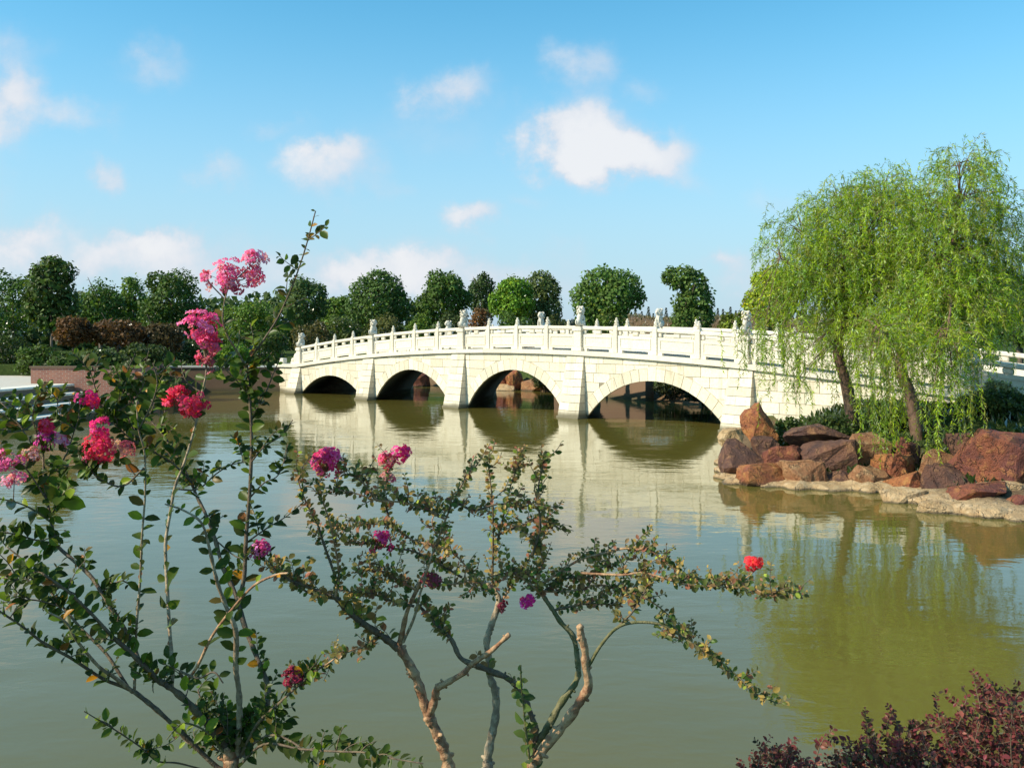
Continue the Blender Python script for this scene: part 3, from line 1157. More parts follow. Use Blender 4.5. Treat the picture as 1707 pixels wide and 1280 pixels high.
make_tree('broadleaf_tree', 'narrow green tree leaning on the left side of the widest dome', 'tree', 226, 452, 26, 560, 72, MID, n=4500, group=GB)
make_tree('broadleaf_tree', 'light green low bushy tree behind the pink blossoms left of the bridge', 'tree', 415, 500, 66, 592, 74, MID, n=8000, group=GB, yellow=0.1)
make_tree('broadleaf_tree', 'dark conical tree behind the tall leafy shoot', 'tree', 510, 458, 38, 560, 70, (0.044, 0.082, 0.032), group=GB)
make_tree('broadleaf_tree', 'low green tree in the gap right of the tall leafy shoot', 'tree', 562, 490, 30, 560, 78, MID, n=4500, group=GB)
make_tree('broadleaf_tree', 'broad dark tree with pointed top above the left bridge railing', 'tree', 630, 449, 54, 560, 68, (0.046, 0.090, 0.028), n=10500, group=GB,
          lobes=[(0, 0, 0.62, 0.42, 0.38), (-0.35, 0, 0.3, 0.5, 0.5), (0.3, 0.1, 0.35, 0.5, 0.5), (-0.55, 0, -0.2, 0.45, 0.5), (0.6, 0, -0.15, 0.42, 0.5), (0, 0, -0.2, 0.7, 0.7), (0.05, -0.4, 0.0, 0.5, 0.6)])
make_tree('broadleaf_tree', 'round dark tree behind the lion post of the middle arch', 'tree', 738, 453, 50, 555, 68, (0.044, 0.088, 0.024), n=10500, group=GB)
make_tree('broadleaf_tree', 'small dark tree top peeping over the bright green tree', 'tree', 803, 456, 26, 540, 80, (0.036, 0.066, 0.026), n=4500, group=GB)
make_tree('broadleaf_tree', 'bright sunlit green round tree above the middle arch', 'tree', 855, 467, 42, 550, 66, (0.085, 0.175, 0.024), n=9000, group=GB, yellow=0.1)
make_tree('broadleaf_tree', 'grey green narrow tree right of the bright green tree', 'tree', 905, 450, 31, 545, 68, GREYG, n=5500, group=GB,
          lobes=[(-0.1, 0, 0.55, 0.65, 0.42), (0.3, 0, 0.25, 0.65, 0.45), (-0.3, 0, 0.0, 0.7, 0.5), (0.35, 0, -0.35, 0.65, 0.5), (-0.2, 0, -0.5, 0.7, 0.5)])
make_tree('broadleaf_tree', 'lone wide umbrella crowned tree standing behind the bridge railing', 'tree', 1012, 444, 64, 562, 58, (0.064, 0.122, 0.034), n=10500, group=GB, trunk_r=0.2,
          lobes=[(-0.15, 0, 0.52, 0.5, 0.45), (0.35, 0, 0.42, 0.52, 0.48), (-0.5, 0, 0.05, 0.46, 0.5), (0.72, 0.05, 0.1, 0.27, 0.3), (0, 0, 0.0, 0.6, 0.6), (-0.38, 0.1, -0.45, 0.42, 0.5), (0.1, 0, -0.5, 0.35, 0.5), (0.2, -0.4, 0.1, 0.4, 0.5)])
make_tree('broadleaf_tree', 'lopsided tree with airy left side standing right of the umbrella crowned tree', 'tree', 1145, 441, 46, 566, 57, (0.060, 0.110, 0.032), n=6500, group=GB, trunk_r=0.15,
          lobes=[(-0.72, 0, 0.66, 0.20, 0.16), (-0.55, 0.2, 0.84, 0.18, 0.13), (-0.42, -0.1, 0.52, 0.24, 0.18), (-0.1, 0, 0.70, 0.42, 0.28), (0.25, 0, 0.45, 0.48, 0.38), (0.45, 0, 0.05, 0.5, 0.42), (0.05, 0, -0.05, 0.5, 0.42), (0.45, 0, -0.45, 0.52, 0.40), (-0.05, 0, -0.5, 0.5, 0.42)])
make_tree('broadleaf_tree', 'round yellow green tree behind the bridge left of the willows', 'tree', 1284, 448, 48, 560, 50, (0.150, 0.215, 0.020), n=9500, leaf=0.17, group=GB, yellow=0.15)
make_tree('broadleaf_tree', 'dark green tree at the right edge behind the willow', 'tree', 1700, 455, 70, 590, 40, (0.050, 0.088, 0.022), n=9000, group=GB)
make_tree('broadleaf_tree', 'dark shaded tree behind the right willow and the railing end', 'tree', 1600, 480, 70, 590, 44, (0.034, 0.060, 0.018), n=7000, group=GB)
GS = 'small red leaved trees on the left bank'
RED = (0.070, 0.036, 0.020)
make_tree('maple_tree', 'small rusty leaved tree nearest the left, beside the slim glossy tree trunk', 'tree', 122, 526, 32, 580, 47, RED, n=3400, leaf=0.17, nl=16, group=GS, trunk_r=0.06, var=0.4)
make_tree('maple_tree', 'wide flat rusty leaved small tree below the narrow green tree', 'tree', 196, 530, 48, 582, 48, (0.072, 0.038, 0.022), n=4800, leaf=0.17, nl=18, group=GS, trunk_r=0.07, var=0.4)
make_tree('maple_tree', 'dull brown small tree below the widest dome shaped tree', 'tree', 268, 540, 40, 592, 49, (0.046, 0.034, 0.020), n=4200, leaf=0.17, nl=16, group=GS, trunk_r=0.07, var=0.4)


def make_bush(label, px, top, hw, bot, Y, col, n=3500, leaf=0.14, group='shrubs on the far bank', var=0.3, yellow=0.04, z=None):
    X = (px - CX) / F * Y
    g = gz_at(X, Y) if z is None else z
    zt = EYE - (top - HY) / F * Y
    w, h = hw / F * Y, max(0.25, (zt - g) / 2)
    root = empty('bush', (X, Y, g))
    tag(root, label, 'bush', group)
    V, Fa, T = crown_cloud(crown_lobes(w, h, 8), n, leaf, col, var, yellow)
    V += np.array([0, 0, h * 0.95])
    link('foliage', npmesh('foliage', V, Fa, T), root, M_TREE)
    parts = []
    for k in range(5):
        an = k * 1.26
        parts.append(tube([(0.1 * math.cos(an), 0.1 * math.sin(an), -0.1), (w * 0.3 * math.cos(an), w * 0.3 * math.sin(an), h * 0.7), (w * 0.55 * math.cos(an), w * 0.55 * math.sin(an), h * 1.2)], 0.03, 0.01, 5))
    Vt, ft = join_geo(parts)
    link('stem', npmesh('stem', Vt, ft), root, M_TRUNK)
    return root


for (lab, px, top, hw, bot, Y, col) in (
        ('dark bush at the far left edge on the terrace', 12, 545, 45, 620, 46, (0.030, 0.052, 0.016)),
        ('green bush behind the terrace left of the brick wall', 62, 572, 36, 612, 44, (0.040, 0.075, 0.018)),
        ('clipped dark bush in the brick planter below the rusty tree', 108, 588, 34, 612, 39.5, (0.032, 0.060, 0.016)),
        ('dark bush in the brick planter right of the clipped one', 175, 580, 46, 612, 41, (0.030, 0.052, 0.018)),
        ('dark bush at the right end of the brick planter', 240, 572, 42, 615, 44, (0.028, 0.048, 0.018)),
        ('dark bush above the retaining wall beneath the widest dome', 300, 560, 44, 612, 55, (0.026, 0.044, 0.018)),
        ('bright green low bush above the retaining wall behind the blossoms', 388, 566, 32, 610, 56, (0.075, 0.150, 0.020)),
        ('dark bush left of the first lion post of the bridge', 452, 548, 32, 605, 60, (0.034, 0.060, 0.018))):
    make_bush(lab, px, top, hw, bot, Y, col, z=1.6 if 80 < px < 260 else None)
for (lab, px, top, hw, Y, col) in (
        ('brownish thicket bush just right of the first lion post', 520, 528, 36, 63, (0.060, 0.056, 0.026)),
        ('green thicket bush left of the second lion post', 575, 516, 34, 64, (0.042, 0.068, 0.022)),
        ('olive thicket bush right of the second lion post', 640, 520, 36, 63, (0.060, 0.070, 0.026)),
        ('light green thicket bush left of the third lion post', 700, 512, 26, 63, (0.065, 0.115, 0.020)),
        ('dark thicket bush behind the third lion post', 752, 515, 32, 63, (0.030, 0.050, 0.018)),
        ('rusty brown thicket bush right of the third lion post', 800, 512, 22, 62, (0.110, 0.060, 0.032)),
        ('dark green bush below the bright sunlit round tree', 862, 516, 42, 61, (0.034, 0.070, 0.018)),
        ('low olive bush at the foot of the grey green tree', 930, 524, 24, 58, (0.050, 0.066, 0.028)),
        ('low green bush at the foot of the umbrella crowned tree', 1015, 515, 36, 56, (0.055, 0.090, 0.022)),
        ('low yellow green bush left of the round yellow green tree', 1222, 512, 24, 55, (0.085, 0.120, 0.022))):
    make_bush(lab, px, top, hw, 560, Y, col, n=3000, leaf=0.16)

# distant conifers
cone = []
Pc, Nc, Yc, Sc = [], [], [], []
for k in range(900):
    u = random.random() ** 0.9
    an = random.uniform(0, 6.283)
    r = 1.7 * (1 - u) ** 0.9 * random.uniform(0.5, 1.05) * (0.75 + 0.25 * math.cos(u * 40)) + 0.02
    Pc.append((r * math.cos(an), r * math.sin(an), 1.2 + 8.3 * u))
    Nc.append((math.cos(an) * 0.6, math.sin(an) * 0.6, 0.8))
    Yc.append((math.cos(an), math.sin(an), -0.35))
    Sc.append(random.uniform(0.35, 0.7) * (1.1 - 0.6 * u))
tn = np.array((0.042, 0.066, 0.048))[None] * rng.uniform(0.7, 1.3, (900, 1))
ME_CON = npmesh('crown', *cards(np.array(Pc), np.array(Yc), np.array(Nc), np.array(Sc), tn)[:2], tint=np.repeat(tn, 4, axis=0))
ME_CON.materials.append(M_TREE)
ME_CTR = npmesh('trunk', *join_geo([tube([(0, 0, -0.5), (0, 0, 4), (0, 0, 8.5)], 0.2, 0.05, 5)]))
ME_CTR.materials.append(M_TRUNK)
px = 1048
k = 0
while px < 1262:
    Y = random.uniform(150, 170)
    X = (px - CX) / F * Y
    g = gz_at(X, Y)
    topz = EYE + (HY - random.uniform(510, 524)) / F * Y
    root = empty('conifer_tree', (X, Y, g))
    tag(root, 'small dark conifer in the distant row behind the bridge railing', 'conifer', 'distant row of conifers')
    s = (topz - g) / 9.5
    root.scale = (s * 0.9, s * 0.9, s)
    link('crown', ME_CON, root)
    link('trunk', ME_CTR, root)
    px += random.uniform(8, 13)

# a thin belt of far woodland closing the horizon
V_, F_, T_ = [], [], []
off = 0
n = 9000
X = rng.uniform(-120, 130, n)
Yb = rng.uniform(118, 135, n)
top = 3.2 + 1.4 * np.sin(X * 0.21) + 1.1 * np.sin(X * 0.53 + 1) + 0.6 * np.sin(X * 1.3)
Zb = 1.3 + rng.uniform(0, 1, n) ** 0.8 * np.maximum(top, 1.2)
tn = np.array((0.036, 0.062, 0.026))[None] * rng.uniform(0.6, 1.4, (n, 1))
Vb, Fb, Tb = cards(np.stack([X, Yb, Zb], 1), unit(n), unit(n) + np.array([0, -0.6, 0.5]), rng.uniform(0.5, 1.0, n), tn)
n2 = 12000
X2 = rng.uniform(-62, -3, n2)
Y2 = rng.uniform(86, 96, n2)
top2 = 4.6 + 0.7 * np.sin(X2 * 0.45) + 0.5 * np.sin(X2 * 1.1 + 1)
Z2 = 1.4 + rng.uniform(0, 1, n2) ** 0.8 * top2 * np.clip((-3 - X2) / 8, 0.35, 1)
tn2 = np.array((0.060, 0.098, 0.032))[None] * rng.uniform(0.6, 1.4, (n2, 1))
V2, F2, T2 = cards(np.stack([X2, Y2, Z2], 1), unit(n2), unit(n2) + np.array([0, -0.6, 0.5]), rng.uniform(0.4, 0.8, n2), tn2)
Fb = np.concatenate([Fb, F2 + len(Vb)])
Vb = np.concatenate([Vb, V2])
Tb = np.concatenate([Tb, T2])
tag(link('woodland', npmesh('woodland', Vb, Fb, Tb), None, M_TREE), 'far low woodland along the horizon', 'woodland', kind='stuff')

n3 = 9000
X3 = rng.uniform(0, 34, n3)
Y3 = rng.uniform(58, 72, n3)
Z3 = land_z(X3, Y3)
kk = Z3 > 2.4
X3, Y3, Z3 = X3[kk], Y3[kk], Z3[kk]
n3 = len(X3)
tn3 = np.where(rng.uniform(0, 1, (n3, 1)) < 0.3, np.array((0.075, 0.10, 0.035))[None], np.array((0.26, 0.19, 0.11))[None]) * rng.uniform(0.6, 1.3, (n3, 1))
V3, F3, T3 = cards(np.stack([X3, Y3, Z3], 1), unit(n3) * 0.6 + np.array([0, 0, 1.0]), unit(n3), rng.uniform(0.12, 0.34, n3), tn3, LEAF4 * np.array([0.35, 1, 1]))
tag(link('dry_grass', npmesh('dry_grass', V3, F3, T3), None, M_TREE), 'dry brown grass on the low rise behind the bridge', kind='stuff')

# ------------------------------------------------------------------ rocks
def rock_mesh(sx, sy, sz, seed, rough=0.06, npts=16):
    rnd = random.Random(seed)
    bm = bmesh.new()
    for k in range(npts):
        while True:
            v = Vector((rnd.uniform(-1, 1), rnd.uniform(-1, 1), rnd.uniform(-1, 1)))
            if 0.45 < v.length < 1.25:
                break
        m = max(abs(v.x), abs(v.y), abs(v.z))
        v = v * (0.55 / v.length + 0.45 / m)
        bm.verts.new((v.x, v.y, v.z))
    r = bmesh.ops.convex_hull(bm, input=bm.verts)
    bmesh.ops.delete(bm, geom=[g for g in r['geom_interior'] + r['geom_unused'] if isinstance(g, bmesh.types.BMVert)], context='VERTS')
    xs_ = [v.co.x for v in bm.verts]
    ys_ = [v.co.y for v in bm.verts]
    zs_ = [v.co.z for v in bm.verts]
    for v in bm.verts:
        v.co.x = ((v.co.x - min(xs_)) / (max(xs_) - min(xs_)) * 2 - 1) * sx
        v.co.y = ((v.co.y - min(ys_)) / (max(ys_) - min(ys_)) * 2 - 1) * sy
        v.co.z = ((v.co.z - min(zs_)) / (max(zs_) - min(zs_)) * 2 - 1) * sz
    mn = min(sx, sy, sz)
    bmesh.ops.bevel(bm, geom=list(bm.edges), offset=mn * 0.055, segments=1, affect='EDGES', clamp_overlap=True)
    bmesh.ops.triangulate(bm, faces=bm.faces)
    bmesh.ops.subdivide_edges(bm, edges=[e for e in bm.edges if e.calc_length() > mn * 0.5], cuts=2, use_grid_fill=True)
    bmesh.ops.triangulate(bm, faces=bm.faces)
    from mathutils import noise as mn_
    o3 = Vector((seed * 3.7, seed * 1.3, seed * 0.7))
    for v in bm.verts:
        k = mn_.noise(v.co * (2.2 / max(mn, 0.15)) + o3) + 0.5 * mn_.noise(v.co * (5.5 / max(mn, 0.15)) + o3)
        v.co += v.co.normalized() * k * mn * rough * 2
    bmesh.ops.recalc_face_normals(bm, faces=bm.faces)
    me = bpy.data.meshes.new('rock')
    bm.to_mesh(me)
    bm.free()
    return me


ROCKS = [
    # x0, y0, x1, y1 (photo), distance, material, label, turn
    (1240, 670, 1290, 735, 22.2, 'orange', 'tall upright orange brown rock against the bridge pier', 0.2),
    (1206, 734, 1284, 792, 20.4, 'brown', 'square brown rock at the left tip of the shore below the upright rock', 0.1),
    (1238, 773, 1316, 822, 19.3, 'orange', 'sunlit orange rock at the waterline near the left tip', 0.3),
    (1281, 742, 1342, 785, 20.2, 'red', 'dark red rounded rock between the square brown rock and the slab', 0.0),
    (1308, 768, 1382, 822, 19.2, 'tan', 'orange tan blocky rock at the waterline right of the sunlit orange one', 0.15),
    (1345, 728, 1426, 792, 20.0, 'brown', 'ridged dark brown rock in the middle of the left rocks', -0.4),
    (1318, 708, 1420, 750, 21.0, 'brown', 'flat dark slab rock lying on top of the left rocks', 0.1),
    (1420, 722, 1480, 780, 20.0, 'tan', 'upright tan rock half hidden by hanging willow strands', -0.1),
    (1376, 782, 1428, 822, 19.1, 'brown', 'low dark rock at the waterline below the ridged rock', 0.4),
    (1424, 774, 1480, 826, 18.9, 'tan', 'tan cracked rock at the waterline under the willow strands', 0.2),
    (1464, 755, 1530, 806, 19.3, 'orange', 'orange brown rock right of the hanging willow strands', 0.0),
    (1486, 784, 1546, 830, 18.4, 'orange', 'small bright orange rock above the pale ledge', 0.5),
    (1496, 730, 1536, 770, 19.8, 'red', 'small pinkish rock at the foot of the right willow', 0.3),
    (1546, 774, 1612, 834, 17.9, 'brown', 'purple brown rounded rock left of the big red boulder', -0.3),
    (1586, 718, 1642, 784, 18.8, 'brown', 'dark upright rock behind the big red boulder', 0.2),
    (1608, 718, 1735, 815, 17.8, 'red', 'largest orange red boulder at the right edge', 0.25),
    (1596, 806, 1700, 842, 16.9, 'red', 'flat oval red brown rock below the largest boulder', 0.05),
    (1690, 824, 1745, 850, 16.4, 'red', 'small red rock cut by the right edge', 0.1),
    (1533, 831, 1596, 866, 16.3, 'pale', 'pale flat slab at the waterline, leftmost of the right ledge', -0.1),
    (1588, 838, 1646, 868, 16.1, 'pale', 'pale rounded slab in the middle of the right ledge', 0.2),
    (1640, 842, 1725, 874, 15.9, 'pale', 'pale slab of the right ledge reaching the right edge', 0.0),
    (1474, 808, 1552, 846, 17.4, 'pale', 'pale ledge rock at the bend of the shore', 0.3),
    (1200, 794, 1290, 824, 19.5, 'pale', 'pale low ledge at the left tip of the shore', -0.1),
    (1418, 802, 1482, 828, 18.7, 'pale', 'pale low stone at the waterline under the tan cracked rock', 0.1),
    (1250, 728, 1300, 756, 21.4, 'brown', 'small dark rock tucked behind the square brown rock', 0.6),
    (1540, 748, 1592, 790, 18.8, 'tan', 'tan rock between the small pinkish rock and the purple brown rock', 0.5),
    (1640, 800, 1712, 822, 17.2, 'pale', 'thin pale stone between the largest boulder and the oval rock', 0.0),
    (1202, 708, 1242, 745, 24.5, 'pale', 'pale footing stone beside the bridge pier at the water', 0.0),
]
for i, (x0, y0, x1, y1, Y, mk, lab, tz) in enumerate(ROCKS):
    c = at((x0 + x1) / 2, (y0 + y1) / 2, Y)
    sx, sz = (x1 - x0) / 2 / F * Y, (y1 - y0) / 2 / F * Y * (0.72 if mk == 'pale' else 0.95)
    sy = max(0.25, min(0.8, 0.5 * (sx + sz) * 1.1))
    ext = 0.12
    me = rock_mesh(sx * (1.2 if mk == 'pale' else 1.12), sy, sz * 1.02 + ext / 2, 11 + i, 0.085 if mk != 'pale' else 0.06, 15 if mk != 'pale' else 20)
    o = link('rock', me, None, M_ROCK[mk])
    o.location = (c.x, c.y + sy * 0.4, c.z - ext / 2)
    o.rotation_euler = (0, 0, tz * 0.5)
    tag(o, lab, 'rock', 'rocks along the right shore')
# the mortared footing the rocks sit on, along the waterline
SH = [(11.2, 14.5), (9.6, 15.1), (8.8, 15.45), (8.0, 16.0), (7.45, 16.6), (7.3, 17.6), (7.2, 18.45), (6.4, 18.75), (5.6, 18.95), (5.0, 19.45), (4.6, 19.95), (4.8, 21.2), (5.2, 23.0)]
line = catmull([(p[0], p[1], 0) for p in SH], 9)
rows = []
rl = random.Random(5)
for i, p in enumerate(line):
    tg = (line[min(i + 1, len(line) - 1)] - line[max(i - 1, 0)]).normalized()
    nn = Vector((tg.y, -tg.x, 0))                  # towards the land
    o_ = 0.09 * math.sin(i * 0.9) + rl.uniform(-0.06, 0.06)
    h_ = 0.085 + 0.03 * math.sin(i * 0.47) + rl.uniform(-0.012, 0.012)
    rows.append([p - nn * (0.24 + o_) + Vector((0, 0, -0.4)), p - nn * (0.22 + o_) + Vector((0, 0, h_ * 0.6)), p - nn * (0.13 + o_) + Vector((0, 0, h_ + 0.02 * math.sin(i * 1.9))),
                 p + nn * 0.25 + Vector((0, 0, h_ + 0.05 + rl.uniform(-0.02, 0.02))), p + nn * 1.0 + Vector((0, 0, h_ + 0.10)), p + nn * 1.05 + Vector((0, 0, -0.4))])
V = [tuple(v) for r in rows for v in r]
q = [(6 * i + k, 6 * i + k + 1, 6 * i + k + 7, 6 * i + k + 6) for i in range(len(rows) - 1) for k in range(5)]
o = link('stone_ledge', npmesh('stone_ledge', V, np.array(q)), None, M_ROCK['pale'])
tag(o, 'long low pale stone ledge along the waterline under the right rocks', 'ledge')
BACK = [
    (628, 612, 668, 646, 58.0, 'tan', 'pinkish rock seen through the second arch, left of two'),
    (664, 612, 716, 648, 57.2, 'red', 'red rock seen through the second arch, right of two'),
    (800, 612, 836, 650, 54.2, 'orange', 'orange rock seen through the middle arch, left of its dark red neighbour'),
    (824, 616, 850, 646, 54.0, 'red', 'dark red rock in the middle of the middle arch opening'),
    (842, 615, 872, 650, 53.6, 'orange', 'bright orange rock seen through the middle arch'),
    (868, 630, 908, 652, 52.6, 'tan', 'yellow tan low rock at the right of the middle arch opening'),
    (800, 640, 862, 656, 53.0, 'pale', 'pale flat rock at the water seen through the middle arch'),
]
for i, (x0, y0, x1, y1, Y, mk, lab) in enumerate(BACK):
    c = at((x0 + x1) / 2, (y0 + y1) / 2, Y)
    sx, sz = (x1 - x0) / 2 / F * Y, (y1 - y0) / 2 / F * Y
    o = link('rock', rock_mesh(sx, 0.7, sz + 0.15, 71 + i), None, M_ROCK[mk])
    o.location = (c.x, c.y, c.z - 0.15)
    tag(o, lab, 'rock', 'rocks on the bank behind the bridge')
bwl = empty('retaining_wall', (4.6, 46.2, 0))
tag(bwl, 'brown retaining wall behind the bridge seen through the largest arch', 'wall')
wall_part(bwl, 'wall_face', (2.2, 50.3), (6.1, 43.9), -0.5, 1.15, 0.5, M_BROWNWALL)
wall_part(bwl, 'coping', (2.16, 50.3), (6.1, 43.8), 1.153, 1.22, 0.6, M_BROWNWALL)

# ------------------------------------------------------------------ willows
def willow(label, base, trunkpts, heads, curtains, Y, seed, lobes_tr):
    global rng
    X0 = (base[0] - CX) / F * Y
    g = gz_at(X0, Y)
    root = empty('willow_tree', (X0, Y, g))
    org = np.array([X0, Y, g])
    tag(root, label, 'willow tree', 'weeping willows on the right bank')
    tp = [at(p[0], p[1], Y + p[2]) - Vector(org) for p in trunkpts]
    tp[0].z = -0.15
    sm = catmull(tp, 5)
    V, q, t = tube(sm, 0.15, 0.075, 8, 0.12)
    link('trunk', npmesh('trunk', *join_geo([(V, q, t)]), smooth=True), root, M_WBARK)
    top = sm[-1]
    geo = []
    starts, dirs, lens, tones = [], [], [], []
    for (hx, hy, rx, ry, cnt, yo, dens) in heads:
        c = at(hx, hy, Y + yo) - Vector(org)
        # limb from the trunk to this head
        m = top.lerp(c, 0.5) + Vector((0, 0, -0.25))
        low = sm[int(len(sm) * random.uniform(0.6, 0.98))]
        lp = catmull([low, low.lerp(m, 0.5) + Vector((0, 0, 0.1)), m, c], 5)
        geo.append(tube(lp, 0.065, 0.015, 6))
        rX, rZ = rx / F * Y, ry / F * Y
        for k in range(int(cnt * 3.4)):
            u = Vector(unit(1)[0])
            rad = random.random() ** 0.42 * (random.uniform(1.0, 1.3) if random.random() < 0.13 else 1.0)
            p = c + Vector((u.x * rX, u.y * max(rX, 0.9), u.z * rZ)) * rad
            starts.append(p)
            out = Vector((u.x * 1.1 + random.uniform(-0.4, 0.4), u.y + random.uniform(-0.4, 0.4), random.uniform(0.1, 1.1) + 0.3 * u.z))
            dirs.append(out)
            lens.append(random.uniform(0.2, 0.78))
            tones.append(dens)
            if k % 14 == 0:
                geo.append(tube(catmull([c.lerp(m, random.random() * 0.5), c.lerp(p, 0.5) + Vector((0, 0, 0.08)), p], 3), 0.013, 0.004, 4))
    for (xa, xb, ya, yb, la, lb, cnt, yo) in curtains:
        for k in range(cnt):
            px_ = random.uniform(xa, xb)
            p = at(px_, random.uniform(ya, yb), Y + random.uniform(-1.3, 1.3) * (0.3 if yo < -2 else 1) + yo) - Vector(org)
            starts.append(p)
            if k % 4 == 0:                                   # the twig it hangs from
                hc = min((at(h[0], h[1], Y + h[5]) - Vector(org) for h in heads), key=lambda c_: (c_ - p).length)
                geo.append(tube(catmull([hc, hc.lerp(p, 0.55) + Vector((0, 0, 0.16)), p], 4), 0.012, 0.004, 4))
            dirs.append(Vector((random.uniform(-0.4, 0.4), random.uniform(-0.4, 0.4), 0.1)))
            lens.append(random.uniform(la, lb))
            tones.append(1.0)
    # strands: start outward, bend to hang
    Ps, Ys, Ns, Ss, Ts = [], [], [], [], []
    for p, d, ln, tn_ in zip(starts, dirs, lens, tones):
        stp = 0.047
        nn = max(4, int(ln / stp))
        d = d.normalized()
        sway = Vector((random.uniform(-0.12, 0.12) + 0.04, random.uniform(-0.12, 0.12), -1)).normalized()
        q_ = p.copy()
        tone = random.uniform(0.6, 1.35)
        hue = random.random()
        line = [q_.copy()]
        for k in range(nn):
            w_ = min(1.0, k * stp / 0.55)
            dd = (d * (1 - w_) + sway * (0.25 + w_)).normalized()
            q_ = q_ + dd * stp
            if k % 4 == 0:
                line.append(q_.copy())
            for s_ in (0, 1):
                Ps.append(q_)
                side = unit(1)[0]
                ly = np.array(dd) * 0.7 + side * 0.85 + np.array([0, 0, -0.25])
                Ys.append(ly)
                Ns.append(unit(1)[0])
                Ss.append(random.uniform(0.065, 0.130))
                b = np.array((0.36, 0.47, 0.022)) if hue > 0.4 else (np.array((0.23, 0.37, 0.030)) if hue > 0.12 else np.array((0.37, 0.38, 0.05)))
                Ts.append(b * tone * random.uniform(0.8, 1.2))
        if len(line) > 2:
            geo.append(tube(line, 0.004, 0.002, 3, cap=False))
    V, Fa, T = cards(np.array([tuple(p) for p in Ps]), np.array(Ys), np.array(Ns), np.array(Ss), np.array(Ts), SLIM * np.array([1.15, 1, 1]))
    link('crown', npmesh('crown', V, Fa, T), root, M_WILLOW)
    Vb, fb = join_geo(geo)
    link('branch', npmesh('branch', Vb, fb), root, M_WBARK)
    print('willow leaves', len(Ps))
    return root


willow('left willow with trunk leaning towards the bridge', (1425, 690),
       [(1425, 690, 0), (1412, 645, 0), (1397, 590, 0), (1402, 540, 0.1), (1425, 480, 0.1)],
       [(1440, 390, 95, 75, 270, 0, 1), (1395, 450, 75, 62, 190, -0.3, 1), (1468, 325, 42, 45, 90, 0.3, 1), (1345, 470, 52, 60, 90, 0.2, 1),
        (1480, 470, 80, 75, 220, -0.6, 1), (1335, 385, 52, 52, 40, 0.4, 1), (1400, 340, 60, 40, 50, 0.5, 1), (1300, 430, 35, 60, 22, 0.0, 1), (1430, 540, 70, 40, 110, -0.5, 1), (1472, 555, 34, 30, 34, -3.2, 1)],
       [(1222, 1345, 510, 590, 0.5, 1.5, 80, 0), (1320, 1470, 530, 610, 0.4, 1.4, 110, -0.2), (1445, 1498, 560, 640, 0.9, 2.1, 46, -3.3), (1285, 1345, 600, 660, 0.4, 0.9, 16, -0.5)],
       22.5, 1, None)
willow('right taller willow with dark trunk above the orange rocks', (1532, 706),
       [(1532, 706, 0), (1518, 660, 0), (1502, 615, 0), (1512, 550, 0), (1550, 470, 0.1), (1590, 400, 0.1)],
       [(1600, 330, 58, 70, 110, 0.2, 1), (1570, 430, 78, 72, 210, 0, 1), (1645, 410, 58, 75, 110, 0.3, 1), (1600, 510, 85, 62, 210, -0.4, 1),
        (1683, 345, 34, 55, 26, 0.4, 1), (1600, 270, 45, 32, 26, 0.3, 1), (1540, 520, 65, 55, 150, -0.6, 1), (1545, 350, 45, 45, 50, 0.5, 1), (1690, 460, 40, 60, 60, 0.4, 1), (1578, 560, 32, 30, 32, -2.3, 1)],
       [(1470, 1640, 550, 610, 0.4, 1.1, 80, -0.2), (1552, 1604, 560, 650, 0.8, 2.0, 42, -2.4), (1490, 1620, 590, 640, 0.4, 0.9, 50, 0.2), (1600, 1700, 540, 580, 0.4, 0.9, 30, 0.4)],
       21.0, 2, None)

for (lab, px, top, hw, Y, col) in (  # dark bushes added to make the shade seen through the arches
        ('dark bush added as shade on the bank seen at the right of the middle arch', 905, 612, 26, 51.5, (0.022, 0.034, 0.016)),
        ('dark bush added as shade on the bank seen in the middle of the largest arch', 1120, 622, 32, 43.5, (0.020, 0.030, 0.015)),
        ('dark bush added as shade on the bank seen at the right of the largest arch', 1175, 628, 34, 40.5, (0.020, 0.030, 0.015))):
    make_bush(lab, px, top, hw, 660, Y, col, n=2500, leaf=0.12, group='dark bushes added as shade behind the bridge', z=0.1)

# ground cover on the right bank
n = 9000
X = rng.uniform(5.2, 16, n)
Yb = rng.uniform(17.5, 29, n)
d = lake_sdf(X, Yb)
k = (d > 0.7)
X, Yb = X[k], Yb[k]
Z = land_z(X, Yb)
n = len(X)
tn = np.array((0.040, 0.070, 0.018))[None] * rng.uniform(0.5, 1.6, (n, 1))
Yv = unit(n) * 0.7 + np.array([0, 0, 1.0])
Vb, Fb, Tb = cards(np.stack([X, Yb, Z], 1), Yv, unit(n), rng.uniform(0.10, 0.26, n), tn, LEAF4 * np.array([0.5, 1, 1]))
tag(link('grass', npmesh('grass', Vb, Fb, Tb), None, M_TREE), 'dark grass and ground cover under the willows', 'grass', kind='stuff')
make_bush('dark shaded bush below the railing end at the right edge', 1660, 652, 62, 720, 21.5, (0.030, 0.050, 0.018), n=5000, leaf=0.09, group='bushes on the right bank')
make_bush('pale flowering bush beside the railing end at the right', 1668, 632, 46, 660, 23.2, (0.20, 0.20, 0.14), n=2600, leaf=0.08, group='bushes on the right bank', var=0.5)
make_bush('low dark bush behind the upright orange brown rock', 1318, 692, 34, 720, 22.6, (0.034, 0.060, 0.018), n=1800, leaf=0.08, group='bushes on the right bank')
make_bush('dark low bush at the foot of the left willow', 1395, 690, 42, 715, 22.0, (0.030, 0.052, 0.016), n=2000, leaf=0.08, group='bushes on the right bank')
make_bush('dark low bush at the foot of the right willow', 1480, 690, 40, 720, 21.6, (0.030, 0.052, 0.016), n=2000, leaf=0.08, group='bushes on the right bank')

